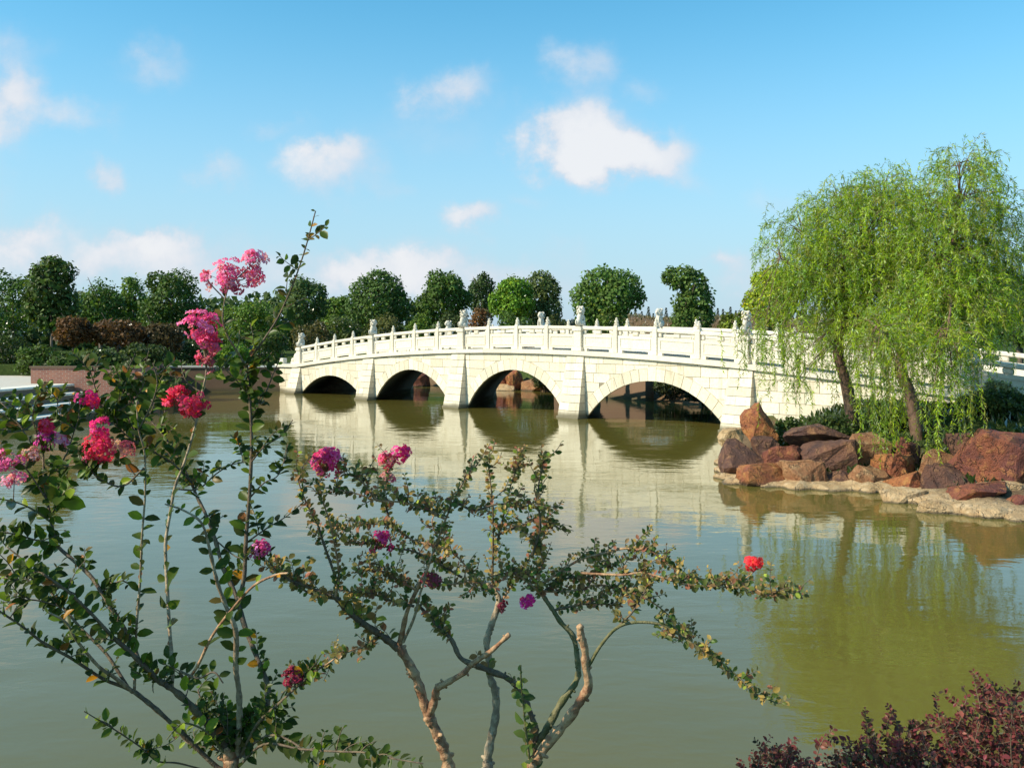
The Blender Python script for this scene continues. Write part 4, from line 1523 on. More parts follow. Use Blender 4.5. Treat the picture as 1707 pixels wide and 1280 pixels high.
# ------------------------------------------------------------------ crape myrtles in the foreground
def leaf_mesh(name, tint, wid=0.30, fold=0.10, curl=0.12, obo=0.05):
    rows = [(0.0, 0.03), (0.22, 0.72), (0.50 + obo, 1.0), (0.80, 0.66), (1.0, 0.0)]
    V, Fq, Ft = [], [], []
    for (t_, w_) in rows:
        zc_ = -curl * t_ * t_
        V.append((0, t_, zc_))
        V.append((w_ * wid, t_, zc_ + fold * w_))
        V.append((-w_ * wid, t_, zc_ + fold * w_))
    for i in range(3):
        a, b = 3 * i, 3 * i + 3
        Fq.append((a, a + 1, b + 1, b))
        Fq.append((a + 2, a, b, b + 2))
    Ft.append((9, 10, 12))
    Ft.append((11, 9, 12))
    return np.array(V), np.array(Fq), np.array(Ft), tint


class Shrub:
    def __init__(self, name, label, cat, base_px, Y0, palette):
        X = (base_px - CX) / F * Y0
        g = gz_at(X, Y0)
        self.root = empty(name, (X, Y0, g))
        tag(self.root, label, cat)
        self.org = Vector((X, Y0, g))
        self.Y0 = Y0
        self.thin = 0.80
        self.samples = []          # (px, py, Y)
        self.leaves = []           # (pos, ydir, normal, size, palette index)
        self.palette = palette     # list of (weight, tint)
        self.var = []
        for k, (w_, c, wid) in enumerate(palette):
            V, q, t, c = leaf_mesh('leaf', c, wid, random.uniform(0.05, 0.16), random.uniform(0.02, 0.25))
            me = npmesh('leaf', V, [q, t], np.array(c), smooth=True)
            me.materials.append(M_LEAF)
            self.var.append((me, V, q, t, c))
        self.wts = [p[0] for p in palette]
        self.twigs = []

    def y_at(self, px, py):
        if not self.samples:
            return self.Y0
        return min(self.samples, key=lambda s: (s[0] - px) ** 2 + (s[1] - py) ** 2)[2]

    def add_leaves(self, P, start, spacing, size, pal=None, spread=0.5, skip=0.1, both=True):
        """leaves in pairs along the polyline P (local points)"""
        acc, nextd, total = 0.0, 0.0, sum((P[i + 1] - P[i]).length for i in range(len(P) - 1))
        side_n = Vector((random.uniform(-0.9, 0.4), -0.8 + random.uniform(-0.3, 0.5), random.uniform(0.2, 1.1))).normalized()
        nextd = total * start
        k = 0
        for i in range(len(P) - 1):
            seg = P[i + 1] - P[i]
            while nextd <= acc + seg.length and seg.length > 0:
                pos = P[i].lerp(P[i + 1], (nextd - acc) / seg.length)
                T = seg.normalized()
                Nn = (side_n + Vector(unit(1)[0]) * 0.45).normalized()
                S = T.cross(Nn)
                if S.length < 1e-3:
                    S = Vector((1, 0, 0))
                S.normalize()
                for sg in ((-1, 1) if both else ((-1) ** k,)):
                    if random.random() < skip:
                        continue
                    yd = S * sg * random.uniform(0.75, 1.1) + T * random.uniform(0.15, 0.7) + Vector(unit(1)[0]) * 0.35 + Vector((0, 0, 0.05))
                    nn = Nn + Vector(unit(1)[0]) * spread
                    v = random.choices(range(len(self.palette)), self.wts if pal is None else pal)[0]
                    taper = 1.0 - 0.45 * max(0.0, (nextd / total - 0.6) / 0.4)
                    self.leaves.append((pos + yd.normalized() * 0.001, yd, nn, size * taper * random.uniform(0.5, 1.25), v))
                nextd += spacing * random.uniform(0.7, 1.35)
                k += 1
            acc += seg.length

    def stem(self, pts, r0, r1, mat, drift=0.0, Ystart=None, name='stem', leaf=None, twig=None, knob=0.15, to_ground=False, sides=7):
        """pts in photo pixels; r in photo pixels"""
        Y = self.y_at(*pts[0]) if Ystart is None else Ystart
        cum = [0.0]
        for i in range(1, len(pts)):
            cum.append(cum[-1] + math.hypot(pts[i][0] - pts[i - 1][0], pts[i][1] - pts[i - 1][1]))
        tot = cum[-1]
        P3 = []
        for i, p in enumerate(pts):
            yy = Y + drift * cum[i] / 600.0
            P3.append(at(p[0], p[1], yy) - self.org)
        if to_ground:
            b = P3[0].copy()
            P3 = [Vector((b.x * 0.55, b.y * 0.5, -0.05)), b.lerp(Vector((b.x * 0.55, b.y * 0.5, -0.05)), 0.45)] + P3
        sm = catmull(P3, 5)
        for i, v in enumerate(sm):
            w_ = v + self.org
            self.samples.append((w_.x / w_.y * F + CX, HY + (EYE - w_.z) / w_.y * F, w_.y))
        k_ = self.Y0 / F * self.thin
        V, q, t = tube(sm, r0 * k_, r1 * k_, sides, knob if r0 < 6 else 0.38)
        o = link(name, npmesh(name, *join_geo([(V, q, t)] + self.scars(sm, r0 * k_, r1 * k_)), smooth=True), self.root, mat)
        if leaf:
            self.add_leaves(sm, *leaf)
        if twig:
            n_, l0, l1, sz, sp = twig[:5]
            st = twig[5] if len(twig) > 5 else 0.2
            for k in range(n_):
                i = int(len(sm) * random.uniform(st, 0.99))
                i = min(i, len(sm) - 1)
                p = sm[i]
                T = (sm[min(i + 1, len(sm) - 1)] - sm[max(i - 1, 0)]).normalized()
                d = (Vector((random.uniform(-1, 1), random.uniform(-0.8, 0.8), random.uniform(-0.35, 0.9))) + T * 0.5).normalized()
                ln = random.uniform(l0, l1)
                e = p + d * ln + Vector((0, 0, random.uniform(-0.01, 0.02)))
                tp = catmull([p, p.lerp(e, 0.5) + Vector(unit(1)[0]) * ln * 0.12, e], 3)
                self.twigs.append(tube(tp, 0.0014, 0.0007, 4))
                self.add_leaves(tp, 0.1, sp, sz)
        return sm

    def scars(self, sm, r0, r1):
        out = []
        if r0 < 0.008:
            return out
        for k in range(int(len(sm) * 0.3)):
            i = random.randint(1, len(sm) - 2)
            r = r0 + (r1 - r0) * i / len(sm)
            d = Vector(unit(1)[0])
            T = (sm[i + 1] - sm[i - 1]).normalized()
            d = (d - T * d.dot(T) * 0.7).normalized()
            out.append(tube([sm[i], sm[i] + d * r * 1.05, sm[i] + d * r * random.uniform(1.25, 1.7)], r * 0.55, r * 0.3, 6))
        return out

    def flower(self, px, py, rx, ry, col, n=30, Y=None, seed=0):
        Y = self.y_at(px, py + ry) if Y is None else Y
        c = at(px, py, Y) - self.org
        rX, rZ = rx * 1.06 / F * Y, ry * 1.06 / F * Y
        n = int(n * 1.0)
        sub = [Vector(unit(1)[0]) for _ in range(7)]
        # pedicels from the nearest stem up into the cluster
        s = min(self.samples, key=lambda q_: (q_[0] - px) ** 2 + (q_[1] - (py + ry)) ** 2)
        b = at(*s) - self.org
        if (b - c).length < 0.25:
            self.twigs.append(tube(catmull([b, b.lerp(c, 0.6) + Vector((0, 0, -0.004)), c], 3), 0.0016, 0.001, 4))
        Vs, Fs, Ts, off = [], [], [], 0
        for k in range(n):
            u = (Vector(unit(1)[0]) * 0.75 + random.choice(sub)).normalized()
            rad = random.uniform(0.5, 1.08)
            p = c + Vector((u.x * rX, u.y * rX * 0.9, u.z * rZ)) * rad
            if k % 3 == 0:
                self.twigs.append(tube([c + Vector((0, 0, -rZ * 0.5)), p], 0.0007, 0.0005, 3, cap=False))
            ax = (u + Vector((0, -0.35, 0.35)) + Vector(unit(1)[0]) * 0.4).normalized()
            a = ax.orthogonal().normalized()
            bb = ax.cross(a)
            fr = random.uniform(0.0062, 0.0108) * (Y / 2.0) * 1.05
            tone = random.uniform(0.75, 1.25)
            cc = np.array(col) * tone
            if random.random() < 0.38:
                cc = np.minimum(cc * np.array([1.1, 2.6, 1.7]), 0.9)
            for j in range(6):
                an = j * math.pi / 3 + random.uniform(-0.2, 0.2)
                r_ = a * math.cos(an) + bb * math.sin(an)
                s_ = ax.cross(r_)
                lft = random.uniform(-0.1, 0.45)
                base = p + r_ * fr * 0.22
                mid = p + r_ * fr * 0.72 + ax * fr * lft
                tip = p + r_ * fr * random.uniform(0.95, 1.2) + ax * fr * (lft - 0.15)
                w_ = fr * random.uniform(0.34, 0.5)
                ru = fr * random.uniform(0.08, 0.25)
                vv = [base, mid + s_ * w_ + ax * ru, mid - ax * ru * 0.6, mid - s_ * w_ + ax * ru, tip + s_ * w_ * 0.55 - ax * ru, tip + ax * ru * 0.6, tip - s_ * w_ * 0.55 - ax * ru]
                Vs += [tuple(v) for v in vv]
                Fs += [(off, off + 2, off + 1), (off, off + 3, off + 2), (off + 1, off + 2, off + 5), (off + 1, off + 5, off + 4), (off + 2, off + 3, off + 6), (off + 2, off + 6, off + 5)]
                Ts += [cc] * 7
                off += 7
            for j in range(3):                                     # yellow stamens
                e = p + ax * fr * 0.35 + Vector(unit(1)[0]) * fr * 0.22
                vv = [e + a * fr * 0.10, e + bb * fr * 0.10, e - (a + bb) * fr * 0.07]
                Vs += [tuple(v) for v in vv]
                Fs += [(off, off + 1, off + 2)]
                Ts += [np.array((0.70, 0.42, 0.05))] * 3
                off += 3
        o = link('flower_cluster', npmesh('flower_cluster', np.array(Vs), np.array(Fs), np.array(Ts)), self.root, M_PETAL)

    def finish(self, leaf_name='leaf'):
        lv = sorted(self.leaves, key=lambda l: -l[3])
        single, rest = lv[:300], lv[300:]
        for (p, yd, nn, s, v) in single:
            y = yd.normalized()
            x = y.cross(nn).normalized()
            z_ = x.cross(y)
            M = Matrix((x, y, z_)).transposed().to_4x4()
            o = bpy.data.objects.new(leaf_name, self.var[v][0])
            COL.objects.link(o)
            o.parent = self.root
            o.matrix_local = Matrix.Translation(p) @ M @ Matrix.Scale(s, 4)
        if rest:
            Vs, Qs, Ts_, Cs, off = [], [], [], [], 0
            for v in range(len(self.var)):
                g = [l for l in rest if l[4] == v]
                if not g:
                    continue
                me, V, q, t, c = self.var[v]
                Pn = np.array([tuple(l[0]) for l in g])
                Fm = rot_frames(np.array([tuple(l[1]) for l in g]), np.array([tuple(l[2]) for l in g]))
                S = np.array([l[3] for l in g])
                VV = (np.einsum('nij,nkj->nki', Fm, V[None] * S[:, None, None]) + Pn[:, None, :]).reshape(-1, 3)
                idx = (np.arange(len(g)) * len(V))[:, None, None] + off
                Qs.append((q[None] + idx).reshape(-1, 4))
                Ts_.append((t[None] + idx).reshape(-1, 3))
                tone = np.random.default_rng(v).uniform(0.75, 1.3, (len(g), 1))
                Cs.append(np.repeat(np.array(c)[None] * tone, len(V), axis=0))
                Vs.append(VV)
                off += len(VV)
            o = link('foliage', npmesh('foliage', np.concatenate(Vs), [np.concatenate(Qs), np.concatenate(Ts_)], np.concatenate(Cs), smooth=True), self.root, M_LEAF)
            o['kind'] = 'stuff'
        if self.twigs:
            Vt, ft = join_geo(self.twigs)
            o = link('twig', npmesh('twig', Vt, ft), self.root, M_BARK_DARK)
            o['kind'] = 'stuff'
        print(self.root.name, 'leaves', len(lv))


PAL_L = [(w_, (c[0] * 1.4, c[1] * 1.25, c[2] * 0.8), wd) for (w_, c, wd) in [(5, (0.030, 0.062, 0.016), 0.27), (5, (0.040, 0.078, 0.018), 0.30), (4, (0.024, 0.046, 0.016), 0.28), (2.2, (0.070, 0.130, 0.022), 0.29),
         (1.0, (0.170, 0.250, 0.030), 0.30), (0.35, (0.42, 0.20, 0.02), 0.30), (0.35, (0.20, 0.075, 0.03), 0.26), (0.8, (0.095, 0.075, 0.03), 0.27)]]
PAL_R = [(w_ * (0.6 if c[1] > c[0] else 1.3), tuple(min(1, 2.0 * x) for x in c), wd) for (w_, c, wd) in [(3.4, (0.045, 0.075, 0.018), 0.33), (3, (0.075, 0.090, 0.024), 0.33), (2.6, (0.105, 0.090, 0.034), 0.34), (2.2, (0.150, 0.082, 0.038), 0.34),
         (2.4, (0.230, 0.150, 0.045), 0.33), (1.6, (0.030, 0.050, 0.016), 0.32), (0.9, (0.200, 0.230, 0.035), 0.36), (0.8, (0.190, 0.070, 0.045), 0.34)]]

Ls = Shrub('crape_myrtle', 'leggy crape myrtle with large pink flower heads at the left front', 'shrub', 392, 2.05, PAL_L)
D_, T_, P_, G_ = M_BARK_DARK, M_BARK_TAN, M_BARK_PALE, M_BARK_GREEN
S28 = 0.034
Ls.stem([(386, 1290), (384, 1268), (381, 1244)], 19, 15, T_, to_ground=True, name='trunk', sides=9)
Ls.stem([(381, 1250), (362, 1225), (338, 1198), (314, 1171), (286, 1147), (265, 1134), (244, 1113), (213, 1083), (185, 1058), (150, 1020), (112, 985), (70, 955)], 9, 2, D_, -0.25, leaf=(0.42, 0.022, S28), twig=(11, 0.025, 0.075, 0.023, 0.012, 0.15))
Ls.stem([(375, 1285), (355, 1272), (305, 1223), (262, 1183), (225, 1153)], 6, 4.5, D_, -0.1)
Ls.stem([(225, 1153), (200, 1142), (170, 1130), (116, 1095), (76, 1074), (40, 1046), (0, 1019), (-45, 990)], 4, 1.6, D_, -0.3, leaf=(0.15, 0.026, S28), twig=(7, 0.025, 0.075, 0.023, 0.012, 0.15))
Ls.stem([(225, 1153), (213, 1144), (177, 1089), (137, 1049), (104, 1010), (70, 970), (40, 935), (10, 910)], 4, 1.5, D_, 0.2, leaf=(0.35, 0.022, S28), twig=(5, 0.05, 0.09, 0.028, 0.014, 0.5))
Ls.stem([(222, 1153), (190, 1128), (164, 1110), (128, 1067), (110, 1037), (80, 1020)], 4.5, 1.6, P_, -0.5, leaf=(0.55, 0.028, S28))
Ls.stem([(232, 1105), (219, 1070), (195, 1028), (170, 988), (152, 961), (122, 933), (94, 906), (85, 865), (76, 823), (73, 792), (72, 750)], 5.5, 2.2, D_, 0.25, leaf=(0.05, 0.030, S28 * 0.95), twig=(9, 0.025, 0.075, 0.023, 0.012, 0.15))
Ls.stem([(286, 1147), (288, 1113), (283, 1052), (279, 979), (276, 909), (283, 859), (292, 810), (305, 777), (317, 740), (329, 695), (337, 654), (344, 619), (340, 580)], 4.2, 2.0, P_, 0.15, leaf=(0.08, 0.030, 0.036))
Ls.stem([(224, 1150), (226, 1083), (228, 1037), (234, 961), (237, 890), (242, 823), (241, 756), (231, 716), (228, 670)], 3, 1.4, P_, -0.15, leaf=(0.2, 0.026, 0.034))
Ls.stem([(396, 1256), (399, 1200), (398, 1150), (393, 1113), (393, 1052), (378, 1013), (365, 979), (357, 950), (347, 905), (335, 870), (305, 850), (275, 840)], 7, 1.6, P_, -0.2, leaf=(0.35, 0.030, S28))
Ls.stem([(405, 1262), (425, 1225), (443, 1180), (447, 1144), (426, 1089), (408, 1043), (393, 991), (372, 946), (359, 900), (344, 859), (329, 829), (317, 801), (292, 756), (268, 719), (244, 692), (232, 650)], 7.5, 2.0, D_, 0.3, leaf=(0.35, 0.030, S28), twig=(16, 0.025, 0.075, 0.023, 0.012, 0.15))
Ls.stem([(397, 1003), (407, 961), (410, 900), (416, 823), (419, 762), (419, 716), (417, 680), (415, 640), (413, 605), (433, 576), (462, 532), (488, 475), (509, 414), (526, 352)], 5, 1.4, D_, 0.1, leaf=(0.05, 0.019, 0.036), twig=(14, 0.04, 0.08, 0.03, 0.014, 0.40))
Ls.stem([(413, 620), (398, 590), (380, 561), (371, 530), (376, 495), (384, 470)], 2.6, 1.4, P_, -0.3, leaf=(0.1, 0.022, 0.03))
Ls.stem([(376, 500), (352, 475), (342, 462)], 1.5, 1.0, D_, 0)
Ls.stem([(384, 475), (405, 455), (422, 440)], 1.5, 1.0, D_, 0)
Ls.stem([(305, 1144), (329, 1110), (353, 1061), (384, 1019), (423, 976), (460, 958), (480, 955)], 3.4, 2.0, T_, -0.4, leaf=(0.3, 0.05, 0.03))
Ls.stem([(318, 1145), (300, 1120), (330, 1130), (356, 1120), (372, 1138)], 3.5, 1.4, D_, -0.2, leaf=(0.2, 0.02, 0.03), twig=(2, 0.025, 0.075, 0.023, 0.012, 0.15))
Ls.stem([(365, 1290), (300, 1272), (262, 1268), (235, 1245), (190, 1215), (165, 1200), (140, 1185)], 2.0, 1.0, D_, -0.5, leaf=(0.35, 0.028, 0.026, [1, 2, 2, 3, 3, 0.3, 0, 0]), twig=(5, 0.025, 0.075, 0.023, 0.012, 0.15))
Ls.stem([(395, 1280), (440, 1240), (500, 1248), (560, 1252), (610, 1254), (655, 1264), (705, 1272)], 3, 1.2, D_, -0.5, leaf=(0.05, 0.016, 0.027, [1, 1, 6, 0.3, 0, 0, 0, 0.5]), twig=(7, 0.025, 0.075, 0.023, 0.012, 0.15))
Ls.stem([(380, 1262), (345, 1220), (310, 1205), (292, 1215), (278, 1232)], 2.5, 1.0, G_, -0.6, leaf=(0.2, 0.014, 0.028, [0.5, 1, 0.5, 4, 4, 0, 0, 0]))
Ls.stem([(400, 1262), (430, 1205), (462, 1175), (500, 1140), (540, 1108)], 4, 1.8, D_, -0.3, leaf=(0.1, 0.016, 0.028), twig=(8, 0.03, 0.07, 0.024, 0.012, 0.2))
Ls.stem([(405, 1250), (450, 1225), (490, 1238), (520, 1265), (545, 1290)], 3, 1.4, D_, -0.5, leaf=(0.1, 0.02, 0.032), twig=(4, 0.025, 0.075, 0.023, 0.012, 0.15))
Ls.stem([(370, 1240), (340, 1180), (330, 1150)], 3.5, 1.5, D_, 0.3, leaf=(0.1, 0.016, 0.028), twig=(5, 0.03, 0.06, 0.026, 0.013))
Ls.stem([(359, 900), (400, 930), (437, 915)], 1.8, 1.0, D_, -0.3, leaf=(0.2, 0.02, 0.026), twig=(2, 0.025, 0.075, 0.023, 0.012, 0.15))
Ls.stem([(410, 905), (445, 880), (475, 862), (505, 838)], 2, 1.0, D_, 0.4, leaf=(0.2, 0.018, 0.028), twig=(2, 0.025, 0.075, 0.023, 0.012, 0.15))
Ls.stem([(416, 830), (440, 805), (465, 790), (480, 740)], 2, 1.0, D_, 0.4, leaf=(0.1, 0.018, 0.03), twig=(2, 0.025, 0.075, 0.023, 0.012, 0.15))
Ls.stem([(419, 770), (440, 745), (470, 725), (488, 700)], 2, 1.0, D_, -0.4, leaf=(0.2, 0.02, 0.026), twig=(2, 0.025, 0.075, 0.023, 0.012, 0.15))
Ls.stem([(417, 690), (440, 660), (455, 625), (470, 590)], 2, 1.0, D_, 0.3, leaf=(0.1, 0.020, 0.030), twig=(2, 0.025, 0.075, 0.023, 0.012, 0.15))
Ls.stem([(415, 660), (395, 635), (380, 620), (360, 600)], 2, 1.0, G_, -0.3, leaf=(0.1, 0.018, 0.034, [1, 2, 1, 3, 2.5, 0, 0, 0]))
Ls.stem([(292, 815), (330, 815), (360, 790), (385, 775), (410, 770)], 2, 1.0, D_, 0.3, leaf=(0.1, 0.02, 0.028), twig=(2, 0.025, 0.075, 0.023, 0.012, 0.15))
Ls.stem([(315, 800), (285, 770), (240, 745), (205, 720), (190, 690)], 2.4, 1.2, D_, -0.3, leaf=(0.05, 0.016, 0.032), twig=(7, 0.04, 0.08, 0.028, 0.014))
Ls.stem([(244, 700), (215, 690), (185, 680), (160, 672)], 2, 1.0, D_, 0.1, leaf=(0.05, 0.018, 0.034), twig=(2, 0.025, 0.075, 0.023, 0.012, 0.15))
Ls.stem([(240, 780), (205, 810), (170, 800), (150, 780), (160, 755)], 2, 1.1, D_, -0.3, leaf=(0.05, 0.018, 0.032), twig=(4, 0.04, 0.07, 0.026, 0.014))
Ls.stem([(73, 800), (100, 775), (115, 745), (125, 715), (140, 675)], 2, 1.1, D_, 0.2, leaf=(0.05, 0.018, 0.030), twig=(4, 0.025, 0.075, 0.023, 0.012, 0.15))
Ls.stem([(76, 830), (50, 790), (30, 770), (-20, 760)], 2, 1.1, D_, -0.2, leaf=(0.1, 0.018, 0.030), twig=(2, 0.025, 0.075, 0.023, 0.012, 0.15))
Ls.stem([(85, 870), (60, 852), (30, 838), (-15, 828)], 2.4, 1.2, G_, -0.4, leaf=(0.1, 0.020, 0.042, [1, 2, 1, 3, 2, 0, 0, 0]))
Ls.stem([(84, 862), (96, 838), (108, 820), (122, 812)], 2.4, 1.2, G_, -0.4, leaf=(0.0, 0.013, 0.044, [0.5, 2, 0.5, 4, 2, 0, 0, 0]))
Ls.stem([(94, 906), (60, 900), (25, 890), (-20, 885)], 2.4, 1.2, D_, -0.4, leaf=(0.0, 0.016, 0.036), twig=(4, 0.04, 0.07, 0.03, 0.014))
Ls.stem([(72, 770), (40, 720), (20, 690), (-10, 660)], 1.8, 1.0, D_, 0.4, leaf=(0.1, 0.018, 0.030), twig=(5, 0.04, 0.08, 0.026, 0.013))
Ls.stem([(125, 990), (90, 975), (50, 968), (0, 962)], 2.4, 1.2, D_, 0.1, leaf=(0.0, 0.016, 0.03), twig=(6, 0.04, 0.08, 0.026, 0.013))
Ls.stem([(104, 1012), (60, 1000), (20, 1002), (-20, 1008)], 2, 1.1, D_, -0.3, leaf=(0.0, 0.018, 0.032), twig=(2, 0.025, 0.075, 0.023, 0.012, 0.15))
Ls.stem([(170, 985), (200, 968), (218, 975)], 2, 1.0, D_, -0.3, leaf=(0.0, 0.013, 0.028), twig=(2, 0.025, 0.075, 0.023, 0.012, 0.15))
Ls.stem([(237, 700), (210, 655), (190, 625), (175, 600)], 1.8, 0.9, G_, 0.2, leaf=(0.0, 0.018, 0.036, [2, 2, 2, 2, 1.5, 0, 0, 0]))
for pts in ([(240, 745), (215, 700), (205, 660), (212, 620), (225, 590)], [(205, 720), (175, 690), (160, 650), (150, 615)], [(231, 716), (250, 680), (262, 640), (255, 605)], [(190, 690), (205, 650), (190, 610)],
            [(190, 690), (225, 665), (245, 630)], [(268, 719), (275, 690), (270, 655)], [(125, 715), (100, 690), (95, 660)], [(72, 750), (55, 700), (60, 665)], [(150, 780), (120, 775), (95, 790)]):
    Ls.stem(pts, 1.9, 0.9, D_, random.uniform(-0.3, 0.3), leaf=(0.0, 0.016, 0.030), twig=(5, 0.025, 0.07, 0.026, 0.012, 0.1))
for k in range(9):                                          # thicket of short shoots round the trunk
    b_ = (385 + random.uniform(-12, 12), 1255 + random.uniform(-25, 15))
    an = random.uniform(-2.9, -0.2)
    e_ = (b_[0] + math.cos(an) * random.uniform(40, 75), b_[1] + math.sin(an) * random.uniform(35, 75))
    Ls.stem([b_, ((b_[0] + e_[0]) / 2 + random.uniform(-8, 8), (b_[1] + e_[1]) / 2), e_], 1.8, 0.9, D_, random.uniform(-0.6, 0.6), leaf=(0.1, 0.013, 0.024, [2, 2, 6, 0.6, 0.2, 0, 0.3, 1]), twig=(4, 0.02, 0.05, 0.022, 0.011, 0.2))
Ls.stem([(337, 655), (310, 635), (300, 600)], 1.8, 0.9, D_, 0.2, leaf=(0.0, 0.018, 0.032), twig=(2, 0.025, 0.075, 0.023, 0.012, 0.15))
Ls.stem([(341, 630), (372, 610), (395, 580), (400, 550)], 1.8, 0.9, G_, 0.2, leaf=(0.0, 0.018, 0.036, [1, 2, 1, 3, 2, 0, 0, 0]))
MAG, PINK, REDF, DULL, DEEP = (0.78, 0.035, 0.24), (0.85, 0.16, 0.40), (0.80, 0.04, 0.13), (0.62, 0.13, 0.20), (0.34, 0.03, 0.07)
Ls.flower(384, 460, 30, 26, PINK, 44)
Ls.flower(410, 462, 26, 20, (0.80, 0.09, 0.30), 26)
Ls.flower(423, 430, 20, 13, PINK, 18)
Ls.flower(345, 460, 9, 20, PINK, 9)
Ls.flower(336, 547, 40, 26, (0.80, 0.08, 0.30), 60)
Ls.flower(345, 580, 24, 22, (0.78, 0.12, 0.28), 24)
Ls.flower(345, 610, 9, 12, DULL, 6)
Ls.flower(305, 670, 36, 24, REDF, 66)
Ls.flower(147, 664, 18, 12, MAG, 14)
Ls.flower(164, 712, 16, 16, MAG, 14)
Ls.flower(163, 745, 24, 28, REDF, 46)
Ls.flower(200, 748, 20, 18, DULL, 16)
Ls.flower(80, 706, 14, 11, REDF, 14)
Ls.flower(76, 738, 16, 20, (0.75, 0.08, 0.42), 20)
Ls.flower(102, 736, 10, 13, PINK, 10)
Ls.flower(18, 768, 24, 18, PINK, 28)
Ls.flower(24, 796, 18, 12, PINK, 12)
Ls.flower(50, 760, 12, 14, DULL, 10)
Ls.flower(437, 915, 15, 14, (0.80, 0.10, 0.36), 14)
Ls.flower(490, 1130, 17, 17, DEEP, 24)
Ls.finish()

Rs = Shrub('crape_myrtle', 'multi trunk crape myrtle with bronze leaves at the bottom centre', 'shrub', 815, 2.45, PAL_R)
s14 = 0.0165
dn = 0.0105
Rs.stem([(749, 1290), (742, 1256), (732, 1229), (722, 1208), (714, 1192)], 13, 12, T_, to_ground=True, name='trunk', sides=9)
Rs.stem([(814, 1292), (812, 1270), (817, 1238), (826, 1194), (826, 1153), (818, 1130), (814, 1092), (811, 1071), (817, 1048), (829, 1013), (830, 992), (815, 976), (796, 968)], 11, 5, P_, 0.2, Ystart=2.45, to_ground=True, name='trunk', sides=9)
Rs.stem([(884, 1290), (895, 1266), (912, 1240), (945, 1201), (971, 1162), (981, 1142), (976, 1109), (975, 1083), (968, 1057), (967, 1042)], 11, 7.5, T_, -0.1, Ystart=2.4, to_ground=True, name='trunk', sides=9)
Rs.stem([(714, 1194), (705, 1165), (694, 1130), (679, 1100), (664, 1077)], 10, 10, T_)
Rs.stem([(664, 1080), (670, 1056), (679, 1018), (697, 978), (703, 962)], 6.5, 3, T_, -0.2)
Rs.stem([(672, 1070), (690, 1030), (700, 990), (710, 962)], 3.5, 2, P_, -0.4)
Rs.stem([(664, 1080), (632, 1056), (597, 1033), (574, 1013), (562, 998), (541, 989), (497, 972), (470, 962)], 8, 2.5, D_, -0.2, leaf=(0.3, 0.02, 0.026), twig=(16, 0.04, 0.09, 0.026, 0.012, 0.05))
Rs.stem([(714, 1194), (723, 1171), (729, 1147), (744, 1138), (773, 1121), (787, 1106), (817, 1086), (849, 1057)], 9.5, 4.5, T_, -0.2)
Rs.stem([(790, 1108), (767, 1095), (752, 1065), (729, 1042), (705, 1016), (690, 1000)], 6, 2.5, D_, 0.2, leaf=(0.4, 0.02, 0.022), twig=(8, 0.03, 0.07, 0.022, 0.011))
Rs.stem([(890, 1275), (890, 1253), (893, 1218), (881, 1180), (867, 1150), (846, 1130), (817, 1118), (787, 1106)], 7, 6, D_, 0.1, Ystart=2.42, twig=(5, 0.02, 0.05, 0.022, 0.011))
Rs.stem([(886, 1285), (878, 1230), (873, 1180), (869, 1140), (868, 1108)], 3, 1.4, G_, -0.3, leaf=(0.05, 0.022, 0.032, [5, 1, 0, 0, 0, 4, 0.8, 0]))
Rs.stem([(889, 1245), (912, 1214), (935, 1172), (962, 1132), (962, 1096), (955, 1060), (935, 1037), (922, 1017), (909, 998), (892, 970)], 8, 4, G_, 0.15)
Rs.stem([(978, 1112), (985, 1103), (1001, 1076), (1027, 1047), (1057, 1037), (1096, 1039), (1116, 1047), (1155, 1073), (1188, 1093), (1221, 1119), (1254, 1152), (1296, 1172)], 4, 1.2, G_, -0.2, leaf=(0.46, dn, 0.019), twig=(24, 0.015, 0.045, 0.017, 0.009, 0.5))
Rs.stem([(1020, 1053), (1045, 1030), (1060, 1012), (1072, 990), (1090, 970)], 2.4, 1.2, D_, 0.2, leaf=(0.2, dn, s14), twig=(10, 0.02, 0.06, 0.019, 0.01, 0.1))
